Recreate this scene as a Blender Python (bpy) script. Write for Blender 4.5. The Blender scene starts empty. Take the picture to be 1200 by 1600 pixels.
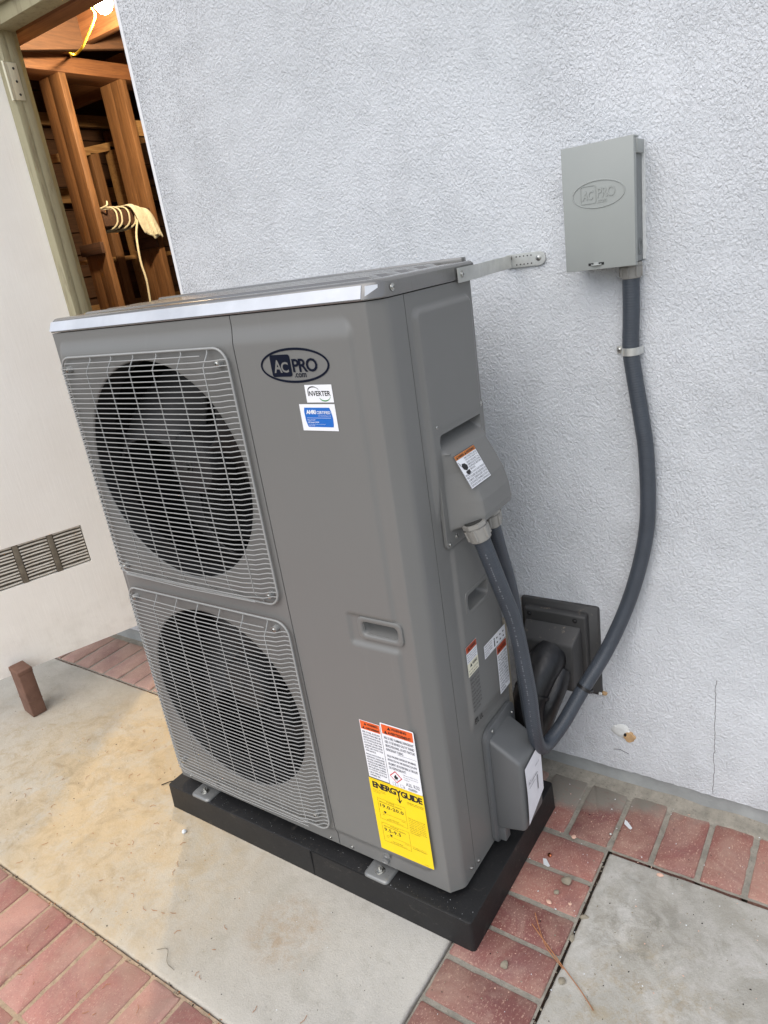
import bpy, bmesh, math, random
from mathutils import Vector, Matrix, noise as mnoise
random.seed(7)
SC = bpy.context.scene
COL = SC.collection
rad = math.radians

# ------------------------------------------------------------------ camera
cam_d = bpy.data.cameras.new("camera"); cam = bpy.data.objects.new("camera", cam_d); COL.objects.link(cam)
cam_d.sensor_fit = 'HORIZONTAL'; cam_d.sensor_width = 36.0; cam_d.lens = 1107.12/1200*36.0
cam_d.clip_start = 0.02; cam_d.clip_end = 300
RX = Vector((0.82148235, 0.55274419, -0.14014495)); RY = Vector((0.08487536, -0.36155154, -0.92848083)); RZ = Vector((-0.56388201, 0.75083576, -0.34392257))
mw = Matrix.Identity(4)
for i in range(3):
    mw[i][0] = RX[i]; mw[i][1] = -RY[i]; mw[i][2] = -RZ[i]
mw[0][3], mw[1][3], mw[2][3] = 0.70931868, -0.97678471, 1.4771754
cam.matrix_world = mw
SC.camera = cam

# ------------------------------------------------------------------ world, sun, exposure
SUN_EL, SUN_AZ = 52.0, 183.0            # direction the light comes from (az measured clockwise from +Y)
w = bpy.data.worlds.new("World"); SC.world = w; w.use_nodes = True
nt = w.node_tree; nt.nodes.clear()
sky = nt.nodes.new('ShaderNodeTexSky'); sky.sky_type = 'NISHITA'; sky.sun_disc = False
sky.sun_elevation = rad(SUN_EL); sky.sun_rotation = rad(SUN_AZ); sky.air_density = 1.0; sky.dust_density = 1.5; sky.ozone_density = 1.0
bg = nt.nodes.new('ShaderNodeBackground'); bg.inputs[1].default_value = 0.15
out = nt.nodes.new('ShaderNodeOutputWorld')
hs = nt.nodes.new('ShaderNodeHueSaturation'); hs.inputs['Saturation'].default_value = .55
nt.links.new(sky.outputs[0], hs.inputs['Color']); nt.links.new(hs.outputs[0], bg.inputs[0]); nt.links.new(bg.outputs[0], out.inputs[0])
sd = bpy.data.lights.new("sun", 'SUN'); sd.energy = 1.2; sd.angle = rad(70); sd.color = (1.0, 0.94, 0.87)
so = bpy.data.objects.new("sun", sd); COL.objects.link(so)
a, e = rad(SUN_AZ), rad(SUN_EL)
sdir = Vector((math.sin(a)*math.cos(e), math.cos(a)*math.cos(e), math.sin(e)))
so.rotation_euler = sdir.to_track_quat('Z', 'Y').to_euler(); so.location = (-3, -5, 8)
SC.view_settings.view_transform = 'Standard'; SC.view_settings.look = 'None'
SC.view_settings.exposure = 0.56; SC.view_settings.gamma = 1.0; SC.view_settings.use_curve_mapping = False

# ------------------------------------------------------------------ materials
def lin(c):
    return tuple(((v/255)/12.92 if v/255 <= .04045 else ((v/255+.055)/1.055)**2.4) for v in c)
class NT:
    def __init__(s, name):
        s.m = bpy.data.materials.new(name); s.m.use_nodes = True; s.t = s.m.node_tree
        s.b = s.t.nodes['Principled BSDF']; s.tc = s.t.nodes.new('ShaderNodeTexCoord')
    def n(s, typ, **kw):
        x = s.t.nodes.new(typ)
        for k, v in kw.items():
            if k == 'inp':
                for kk, vv in v.items():
                    x.inputs[kk].default_value = vv
            else: setattr(x, k, v)
        return x
    def l(s, a, b): s.t.links.new(a, b)
    def noise(s, scale, detail=4, rough=.55, stretch=None, dist=0, vec=None):
        x = s.n('ShaderNodeTexNoise', inp={'Scale': scale, 'Detail': detail, 'Roughness': rough, 'Distortion': dist})
        src = vec or s.tc.outputs['Object']
        if stretch:
            mp = s.n('ShaderNodeMapping'); mp.inputs['Scale'].default_value = stretch; s.l(src, mp.inputs[0]); src = mp.outputs[0]
        s.l(src, x.inputs['Vector']); return x.outputs['Fac']
    def ramp(s, fac, p0, p1, c0=(0, 0, 0, 1), c1=(1, 1, 1, 1)):
        r = s.n('ShaderNodeValToRGB'); r.color_ramp.elements[0].position = p0; r.color_ramp.elements[1].position = p1
        r.color_ramp.elements[0].color = c0; r.color_ramp.elements[1].color = c1
        s.l(fac, r.inputs[0]); return r.outputs[0]
    def mix(s, fac, a, b, mode='MIX'):
        m = s.n('ShaderNodeMix', data_type='RGBA', blend_type=mode)
        for sock, v in ((m.inputs[0], fac), (m.inputs[6], a), (m.inputs[7], b)):
            if isinstance(v, (int, float)): sock.default_value = v
            elif isinstance(v, tuple): sock.default_value = (*v[:3], 1)
            else: s.l(v, sock)
        return m.outputs[2]
    def math(s, op, a, b=0.0, clamp=False):
        m = s.n('ShaderNodeMath', operation=op, use_clamp=clamp)
        for sock, v in ((m.inputs[0], a), (m.inputs[1], b)):
            if isinstance(v, (int, float)): sock.default_value = v
            else: s.l(v, sock)
        return m.outputs[0]
    def xyz(s):
        x = s.n('ShaderNodeSeparateXYZ'); s.l(s.tc.outputs['Object'], x.inputs[0]); return x.outputs
    def bump(s, h, strength=.5, dist=.001, prev=None):
        b = s.n('ShaderNodeBump', inp={'Strength': strength, 'Distance': dist}); s.l(h, b.inputs['Height'])
        if prev: s.l(prev, b.inputs['Normal'])
        return b.outputs[0]
    def col(s, c): s.l(c, s.b.inputs['Base Color'])
def simple(name, c, rough=.5, metal=0.0, var=.08, vs=14, bump=0.0, bs=200, spec=.5, rvar=.1, dist=.001, coat=0):
    q = NT(name); c = lin(c); q.b.inputs['Roughness'].default_value = rough; q.b.inputs['Metallic'].default_value = metal
    q.b.inputs['Specular IOR Level'].default_value = spec
    f = q.noise(vs, 5, .6)
    lo = tuple(v*(1-var) for v in c); hi = tuple(min(1, v*(1+var)) for v in c)
    q.col(q.mix(q.ramp(f, .3, .7), lo, hi))
    r = q.n('ShaderNodeMapRange', inp={'To Min': max(.02, rough-rvar), 'To Max': min(1, rough+rvar)}); q.l(q.noise(vs*2.3, 3), r.inputs[0]); q.l(r.outputs[0], q.b.inputs['Roughness'])
    if bump: q.l(q.bump(q.noise(bs, 3), bump, dist), q.b.inputs['Normal'])
    if coat: q.b.inputs['Coat Weight'].default_value = coat
    return q.m
MT = {}
# powder-coated cabinet: base grey with faint handling smudges and dust low down
def paint_mat():
    q = NT('cabinet_paint'); c = lin((113, 113, 111))
    sm = q.ramp(q.noise(6, 5, .6, (1, 1, .6)), .45, .75)
    base = q.mix(q.math('MULTIPLY', sm, .35), c, tuple(v*1.08 for v in c))
    x = q.xyz()
    dn = q.math('MULTIPLY', q.ramp(q.noise(60, 4, .7), .52, .8), q.math('SUBTRACT', 1.0, q.math('MULTIPLY', x[2], 2.2), True))
    base = q.mix(q.math('MULTIPLY', dn, .35), base, lin((128, 122, 112)))
    q.col(base)
    r = q.n('ShaderNodeMapRange', inp={'To Min': .30, 'To Max': .46}); q.l(q.noise(9, 5, .6), r.inputs[0]); q.l(r.outputs[0], q.b.inputs['Roughness'])
    q.l(q.bump(q.noise(900, 2), .12, .0003, q.bump(q.noise(2.6, 2, .4), .35, .012)), q.b.inputs['Normal'])
    st = q.ramp(q.noise(7, 5, .7, (9, 9, .5)), .6, .72)
    q.col(q.mix(q.math('MULTIPLY', st, .16), base, tuple(v*1.35 for v in c)))
    return q.m
MT['paint'] = paint_mat()
def lid_mat():
    q = NT('lid_paint'); c = lin((100, 99, 97))
    sc = q.ramp(q.noise(14, 4, .6, (.7, 6, 1), 1.5), .6, .66)
    q.col(q.mix(q.math('MULTIPLY', sc, .25), c, lin((84, 77, 70))))
    r = q.n('ShaderNodeMapRange', inp={'To Min': .10, 'To Max': .3}); q.l(q.noise(8, 5, .6, (.6, 4, 1)), r.inputs[0]); q.l(r.outputs[0], q.b.inputs['Roughness'])
    q.b.inputs['Specular IOR Level'].default_value = .8
    q.b.inputs['Coat Weight'].default_value = .6; q.b.inputs['Coat Roughness'].default_value = .12
    return q.m
MT['lid'] = lid_mat()
MT['lidfront'] = simple('lid_front_sky_sheen', (200, 202, 205), .36, .45, .12, 9, .04, 200)  # lighter metallic colour paints the sky's reflection on the lid front
MT['wire'] = simple('grille_wire_coating', (150, 151, 149), .4, .0, .05)
MT['black_in'] = simple('dark_interior', (24, 24, 25), .6, 0, .2)
MT['fan'] = simple('fan_plastic', (30, 30, 31), .6, 0, .15)
MT['venturi'] = simple('venturi_paint', (110, 110, 107), .4)
MT['cover'] = simple('cover_plastic', (92, 94, 95), .42, 0, .05, 8, .05, 500)
MT['pad'] = simple('pad_plastic', (23, 23, 24), .5, 0, .25, 9, .25, 260, .45, .12, .0008)
def pad_mat():
    q = NT('pad_plastic'); c = lin((22, 22, 23)); b = q.mix(q.ramp(q.noise(9, 5), .3, .7), tuple(v*.75 for v in c), tuple(v*1.3 for v in c))
    sc = q.ramp(q.noise(26, 6, .75, (1, 1, 2.2), .8), .60, .72); b = q.mix(q.math('MULTIPLY', sc, .35), b, lin((104, 98, 90)))
    b = q.mix(q.math('MULTIPLY', q.ramp(q.noise(240, 3, .7), .66, .74), .35), b, lin((120, 116, 108)))
    q.col(b); r = q.n('ShaderNodeMapRange', inp={'To Min': .38, 'To Max': .68}); q.l(q.noise(14, 5, .6), r.inputs[0]); q.l(r.outputs[0], q.b.inputs['Roughness'])
    q.l(q.bump(q.noise(260, 4), .3, .0009, q.bump(q.noise(12, 3), .25, .006)), q.b.inputs['Normal']); return q.m
MT['pad'] = pad_mat()
MT['screw'] = simple('zinc_screw', (190, 190, 186), .28, 1.0, .08)
MT['galv'] = simple('galvanised_steel', (206, 207, 204), .34, .7, .12, 35, .08, 300)
MT['galvdark'] = simple('punched_hole', (48, 48, 46), .7)
MT['bracket'] = simple('bracket_paint', (128, 129, 128), .32, .35, .06)
MT['box'] = simple('disconnect_grey_paint', (148, 152, 149), .42, 0, .03, 6, .06, 700)
MT['boxside'] = simple('disconnect_box_metal', (116, 120, 120), .45, 0, .1, 12)
MT['pvc'] = simple('grey_fitting_plastic', (138, 136, 131), .42, 0, .04)
MT['ink_navy'] = simple('navy_ink', (9, 16, 34), .6, 0, .03, spec=.15)
MT['white'] = simple('label_white', (232, 234, 238), .38, 0, .02)
MT['ink'] = simple('black_ink', (26, 26, 28), .5, 0, .05)
MT['print'] = simple('pale_print', (112, 116, 122), .6)
MT['inkgrey'] = simple('grey_ink', (96, 98, 106), .5, 0, .05)
MT['orange'] = simple('label_orange', (226, 96, 40), .42, 0, .03)
MT['brownorange'] = simple('label_faded_orange', (188, 112, 48), .42, 0, .03)
MT['rust'] = simple('label_dark_orange', (176, 70, 34), .42, 0, .03)
MT['yellow'] = simple('label_yellow', (248, 214, 18), .36, 0, .03)
MT['blue'] = simple('label_blue', (30, 104, 190), .38, 0, .03)
MT['green'] = simple('label_green', (48, 140, 60), .4)
MT['red'] = simple('label_red', (200, 48, 48), .4)
MT['cream'] = simple('label_cream', (226, 222, 200), .4)
MT['paper'] = simple('paper', (222, 221, 226), .7, 0, .03, 20, .1, 60)
MT['seam'] = simple('panel_gap', (30, 30, 30), .8)
MT['tie'] = simple('black_nylon', (22, 22, 24), .4)
MT['foam'] = simple('black_pipe_wrap', (20, 20, 22), .42, 0, .3, 40, .5, 45, .5, .15, .003)
MT['copper'] = simple('copper', (200, 120, 84), .25, 1)
MT['seal'] = simple('tan_sealant', (182, 150, 110), .7, 0, .2, 60, .5, 120, .4, .1, .002)
MT['putty'] = simple('white_putty', (206, 208, 206), .7, 0, .08, 60, .6, 110, .4, .1, .003)
MT['jamb_crack'] = simple('hairline_crack', (116, 116, 115), .9)
MT['hole'] = simple('dark_hole', (20, 20, 20), .9)
def dusty(name, c, dust, axis=2, thr=.60):
    q = NT(name); c = lin(c); q.b.inputs['Roughness'].default_value = .5
    g = q.n('ShaderNodeNewGeometry'); s = q.n('ShaderNodeSeparateXYZ'); q.l(g.outputs['Normal'], s.inputs[0])
    up = q.math('MULTIPLY', s.outputs[2], 1.4, True)
    d = q.ramp(q.noise(55, 6, .7), thr, thr+.12)
    base = q.mix(q.ramp(q.noise(12, 4), .3, .7), tuple(v*.88 for v in c), tuple(v*1.15 for v in c))
    q.col(q.mix(q.math('MULTIPLY', q.math('MULTIPLY', d, up), .8), base, lin(dust)))
    q.l(q.bump(q.noise(350, 3), .15, .0006), q.b.inputs['Normal']); return q.m
MT['linecover'] = dusty('line_cover_plastic', (54, 54, 54), (130, 120, 104))
def conduit_mat():
    q = NT('conduit_jacket'); c = lin((59, 65, 73)); q.b.inputs['Roughness'].default_value = .42
    q.col(q.mix(q.ramp(q.noise(20, 5, .6), .3, .75), tuple(v*.9 for v in c), tuple(v*1.12 for v in c)))
    # faint spiral ribs along the length, from the UV the tube builder lays down
    mp = q.n('ShaderNodeSeparateXYZ'); q.l(q.tc.outputs['UV'], mp.inputs[0])
    wv = q.math('SINE', q.math('MULTIPLY', mp.outputs[1], 1150.0))
    n1 = q.bump(wv, .2, .0007)
    q.l(q.bump(q.noise(60, 4), .2, .002, n1), q.b.inputs['Normal'])
    return q.m
MT['conduit'] = conduit_mat()
def stucco_mat():
    q = NT('stucco'); x = q.xyz()
    big = q.noise(1.6, 5, .6); med = q.noise(7, 5, .65); v = q.noise(2.5, 4, .6, (1.6, 1, .45))
    base = q.mix(q.ramp(big, .3, .72), lin((200, 204, 208)), lin((222, 225, 229)))
    base = q.mix(q.math('MULTIPLY', q.ramp(med, .5, .72), .25), base, lin((174, 177, 180)))
    base = q.mix(q.math('MULTIPLY', q.ramp(v, .55, .75), .25), base, lin((160, 163, 166)))
    # stained pits: dense to the left and high up, thinning towards the right
    pit = q.noise(250, 3, .55)
    xm = q.math('MULTIPLY', q.math('SUBTRACT', .45, x[0]), 1.3, True)
    zm = q.math('MULTIPLY', q.math('SUBTRACT', x[2], .5), 1.2, True)
    msk = q.math('MULTIPLY', q.math('MULTIPLY', xm, zm), q.ramp(q.noise(4.2, 4, .6), .22, .5))
    pits = q.math('MULTIPLY', q.ramp(pit, .525, .585), msk)
    base = q.mix(q.math('MULTIPLY', pits, .9), base, lin((78, 79, 84)))
    # dirt splashed up near the ground
    low = q.math('MULTIPLY', q.math('SUBTRACT', 1.0, q.math('MULTIPLY', x[2], 3.4), True), q.ramp(q.noise(9, 5, .7), .42, .7))
    base = q.mix(q.math('MULTIPLY', low, .35), base, lin((150, 150, 148)))
    q.col(base); q.b.inputs['Roughness'].default_value = .85; q.b.inputs['Specular IOR Level'].default_value = .15
    worm = q.n('ShaderNodeTexNoise', inp={'Scale': 172.0, 'Detail': 4.0, 'Roughness': .55, 'Distortion': .35}); mp = q.n('ShaderNodeMapping'); mp.inputs['Rotation'].default_value = (0, .7, 0); mp.inputs['Scale'].default_value = (1.35, 1, 1)
    q.l(q.tc.outputs['Object'], mp.inputs[0]); q.l(mp.outputs[0], worm.inputs['Vector'])
    h = q.ramp(worm.outputs['Fac'], .34, .68)
    h = q.math('MULTIPLY', h, q.math('ADD', .65, q.math('MULTIPLY', q.ramp(q.noise(3.3, 4, .6), .3, .7), .6)))
    n1 = q.bump(h, .95, .0027)
    n2 = q.bump(q.noise(380, 3, .6), .6, .0010, n1)
    q.l(q.bump(q.noise(14, 4), .3, .01, n2), q.b.inputs['Normal'])
    return q.m
MT['stucco'] = stucco_mat()
def concrete_mat(name, tan=True):
    q = NT(name); x = q.xyz()
    b = q.mix(q.ramp(q.noise(3, 6, .65), .3, .7), lin((172, 169, 161)), lin((192, 189, 181)))
    b = q.mix(q.math('MULTIPLY', q.ramp(q.noise(11, 6, .7), .5, .7), .5), b, lin((148, 145, 134)))
    b = q.mix(q.math('MULTIPLY', q.ramp(q.noise(330, 3, .6), .58, .70), .55), b, lin((126, 120, 109)))
    b = q.mix(q.math('MULTIPLY', q.ramp(q.noise(280, 3, .6), .60, .70), .5), b, lin((214, 210, 200)))
    b = q.mix(q.math('MULTIPLY', q.ramp(q.noise(38, 5, .8), .60, .70), .4), b, lin((116, 109, 96)))
    b = q.mix(q.math('MULTIPLY', q.ramp(q.noise(1.7, 6, .7, None, 1.2), .5, .62), .3), b, lin((206, 202, 194)))
    def patch(cx, cy, r, col, thr, amt, sc, sx=1.0, sy=1.0):
        nonlocal b
        dx = q.math('MULTIPLY', q.math('SUBTRACT', x[0], cx), sx); dy = q.math('MULTIPLY', q.math('SUBTRACT', x[1], cy), sy)
        d = q.math('SQRT', q.math('ADD', q.math('MULTIPLY', dx, dx), q.math('MULTIPLY', dy, dy)))
        m = q.math('SUBTRACT', 1.0, q.math('DIVIDE', d, r), True)
        m = q.math('MULTIPLY', q.math('MULTIPLY', m, 1.8, True), q.ramp(q.math('ADD', q.math('MULTIPLY', q.noise(sc, 6, .72, None, .6), .78), q.math('MULTIPLY', q.noise(sc*7, 5, .75), .22)), thr, thr+.17))
        b = q.mix(q.math('MULTIPLY', m, amt), b, lin(col))
    if tan:   # drifted sand and sawdust; the tan also paints in the bulb's warm light
        patch(-1.2, -.1, 1.1, (196, 180, 150), .2, .5, 4)
        patch(-1.22, 0.0, .55, (198, 172, 128), .38, .62, 8, 1.0, .9)
        patch(-1.35, -.22, .7, (164, 144, 112), .47, .75, 16, .7, 1.1)
        patch(-.95, -.25, .5, (192, 168, 128), .44, .5, 14)
        patch(-.35, -.2, .12, (160, 128, 88), .44, .5, 25)
    else:
        patch(.42, .18, .42, (150, 146, 134), .40, .6, 9)
        patch(.42, -.02, .25, (156, 138, 100), .50, .55, 18)
        patch(.33, .3, .2, (134, 131, 122), .45, .5, 22)
        patch(.6, .1, .3, (206, 204, 200), .50, .6, 12); patch(.30, .20, .16, (200, 199, 194), .42, .6, 14, 2.2, .5); patch(.36, .17, .14, (118, 115, 104), .46, .6, 30); patch(.40, -.01, .16, (140, 118, 78), .50, .5, 26)
    q.col(b); q.b.inputs['Roughness'].default_value = .85
    n1 = q.bump(q.noise(16, 6, .6), .5, .006); n2 = q.bump(q.noise(230, 5, .75), .8, .0016, n1)
    q.l(n2, q.b.inputs['Normal']); return q.m
MT['conc'] = concrete_mat('concrete_sandy_glow', True); MT['conc2'] = concrete_mat('concrete_stained', False)
def brick_mat(name, c0, c1, mort=False):
    q = NT(name); g = q.n('ShaderNodeNewGeometry'); x = q.xyz()
    b = q.mix(g.outputs['Random Per Island'], lin(c0), lin(c1))
    b = q.mix(q.math('MULTIPLY', q.ramp(q.noise(9, 5, .65), .42, .7), .45), b, lin((118, 84, 86)))
    b = q.mix(q.math('MULTIPLY', q.ramp(q.noise(300, 4, .65, (1, .55, 1)), .57, .68), .7), b, lin((206, 172, 152)))
    b = q.mix(q.math('MULTIPLY', q.ramp(q.noise(300, 2, .6), .62, .72), .5), b, lin((74, 42, 40)))
    b = q.mix(q.math('MULTIPLY', q.ramp(q.noise(24, 5, .75), .56, .72), .3), b, lin((186, 160, 142)))
    b = q.mix(q.math('MULTIPLY', q.ramp(q.noise(5.5, 6, .72, None, .8), .42, .66), .45), b, lin((180, 156, 138)))
    if mort:
        yy = q.math('ADD', x[1], q.math('MULTIPLY', q.math('SUBTRACT', q.noise(9, 4, .6), .5), .14))
        xx = q.math('MULTIPLY', q.math('SUBTRACT', .36, x[0]), .42, True)
        m = q.math('MULTIPLY', q.math('SUBTRACT', q.math('ADD', yy, xx), .545), 22.0, True)
        m = q.math('MULTIPLY', m, q.ramp(q.noise(70, 5, .7), .2, .45))
        b = q.mix(m, b, lin((134, 128, 118)))
    q.col(b); q.b.inputs['Roughness'].default_value = .8
    n1 = q.bump(q.noise(30, 4), .3, .003); q.l(q.bump(q.noise(330, 3, .7), .55, .0012, n1), q.b.inputs['Normal']); return q.m
MT['brick_dark'] = brick_mat('brick_border', (118, 72, 66), (160, 110, 98), True)
MT['brick_pink'] = brick_mat('brick_field', (160, 106, 97), (196, 148, 134))
MT['brick_side'] = brick_mat('brick_wall_row', (148, 118, 108), (166, 134, 122))  # greyer brick for the wall row behind and left of the unit
def mortar_mat(name, c0, c1):
    q = NT(name); b = q.mix(q.ramp(q.noise(30, 6, .7), .35, .65), lin(c0), lin(c1))
    b = q.mix(q.math('MULTIPLY', q.ramp(q.noise(160, 4, .7), .58, .7), .6), b, lin((92, 84, 72)))
    q.col(b); q.b.inputs['Roughness'].default_value = .9
    q.l(q.bump(q.noise(180, 5, .7), .7, .003), q.b.inputs['Normal']); return q.m
MT['mortar'] = mortar_mat('mortar_grey', (128, 124, 114), (156, 150, 138)); MT['mortar_sand'] = mortar_mat('mortar_sandy', (160, 140, 116), (188, 164, 138))
MT['soil'] = simple('soil', (92, 84, 72), .95, 0, .3, 40, .6, 90, .2, .02, .004)
MT['plinth'] = simple('plinth_concrete', (150, 153, 152), .85, 0, .14, 14, .5, 120, .3, .05, .003)
def wood_mat(name, c, dark, sc=1.0, axis='Z', rough=.6):
    q = NT(name); st = {'Z': (26, 26, 1.6), 'X': (1.6, 26, 26), 'Y': (26, 1.6, 26)}[axis]
    g = q.noise(3.0*sc, 6, .6, st, .8)
    f = q.noise(16*sc, 4, .6, st)
    b = q.mix(q.ramp(g, .32, .68), lin(dark), lin(c))
    b = q.mix(q.math('MULTIPLY', q.ramp(f, .5, .7), .3), b, tuple(v*.6 for v in lin(dark)))
    gi = q.n('ShaderNodeNewGeometry'); 
    b = q.mix(q.math('MULTIPLY', gi.outputs['Random Per Island'], .3), b, tuple(v*.7 for v in lin(c)))
    q.col(b); q.b.inputs['Roughness'].default_value = rough
    q.l(q.bump(f, .25, .002), q.b.inputs['Normal']); return q.m
MT['studv'] = wood_mat('framing_timber_upright', (138, 100, 68), (96, 66, 44))
MT['study'] = wood_mat('framing_timber_level', (136, 92, 60), (98, 62, 42), 1, 'Y')
MT['studx'] = wood_mat('framing_timber_lintel', (160, 112, 78), (126, 82, 56), 1, 'X')
MT['woodpale'] = wood_mat('pale_timber', (172, 136, 94), (132, 98, 64), 1, 'Y')
MT['sidingin'] = wood_mat('dark_board', (96, 66, 48), (70, 48, 36), 1, 'Y', .8)
MT['oldwood'] = wood_mat('old_dark_wood', (92, 62, 48), (60, 42, 34), 1, 'X', .8)
def jamb_mat(name, c, d, thr):
    q = NT(name); b = q.mix(q.ramp(q.noise(7, 5, .7, (6, 6, .8), .5), thr, thr+.14), lin(c), lin(d))
    q.col(b); q.b.inputs['Roughness'].default_value = .6; q.l(q.bump(q.noise(60, 4, .6, (4, 4, .4)), .3, .002), q.b.inputs['Normal']); return q.m
MT['jamb'] = jamb_mat('door_frame_paint', (168, 162, 132), (146, 138, 112), .5)
MT['edge'] = jamb_mat('worn_door_edge', (150, 138, 120), (196, 188, 170), .52)
def door_mat():
    q = NT('door_white_paint')
    b = q.mix(q.ramp(q.noise(4, 5, .6), .35, .7), lin((244, 240, 231)), lin((250, 247, 239)))
    b = q.mix(q.math('MULTIPLY', q.ramp(q.noise(70, 5, .8, (1, 1, .3)), .68, .74), .4), b, lin((150, 142, 130)))
    x = q.xyz(); low = q.math('MULTIPLY', q.math('SUBTRACT', 1.0, q.math('MULTIPLY', x[2], 2.4), True), q.ramp(q.noise(12, 5, .7), .45, .7))
    b = q.mix(q.math('MULTIPLY', low, .4), b, lin((176, 168, 154)))
    q.col(b); q.b.inputs['Roughness'].default_value = .5
    q.l(q.bump(q.noise(22, 5, .6, (5, 5, .5)), .3, .002), q.b.inputs['Normal']); return q.m
MT['door'] = door_mat()
MT['trim'] = simple('white_trim_paint', (218, 219, 220), .45, 0, .04, 12, .2, 90, .4, .1, .002)
MT['hinge'] = simple('painted_hinge', (226, 222, 196), .4, .2, .06)
MT['ventslat'] = jamb_mat('vent_slat_paint', (208, 203, 192), (196, 188, 174), .5)
MT['ventdark'] = simple('vent_backing', (112, 104, 90), .9, 0, .3, 40, .4, 120)  # brown-grey backing and bars between the slats
MT['soffit'] = simple('soffit_paint', (176, 178, 182), .7, 0, .05)
MT['cable'] = simple('cream_cable', (214, 210, 190), .5)
MT['rag'] = simple('cream_rag', (216, 213, 198), .9, 0, .1, 30, .8, 60, .2, .05, .006)
MT['yellowcord'] = simple('yellow_cord', (214, 190, 66), .45)
MT['paverred'] = simple('paver_brick', (114, 86, 73), .85, 0, .18, 22, .5, 180, .3, .05, .0015)
MT['needle'] = simple('pine_needle', (166, 112, 72), .7)
MT['stone'] = simple('stone_grey', (136, 128, 112), .85, 0, .2, 60, .5, 150)
MT['chip'] = simple('paint_chip', (212, 216, 218), .6)
MT['pinkchip'] = simple('pink_chip', (210, 172, 152), .8)
MT['darkbit'] = simple('dark_bit', (28, 24, 22), .8)
def bulb_mat():
    q = NT('glowing_bulb'); q.b.inputs['Emission Color'].default_value = (1, .78, .42, 1); q.b.inputs['Emission Strength'].default_value = 30; q.b.inputs['Base Color'].default_value = (1, .9, .7, 1); return q.m
MT['bulb'] = bulb_mat()

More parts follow.
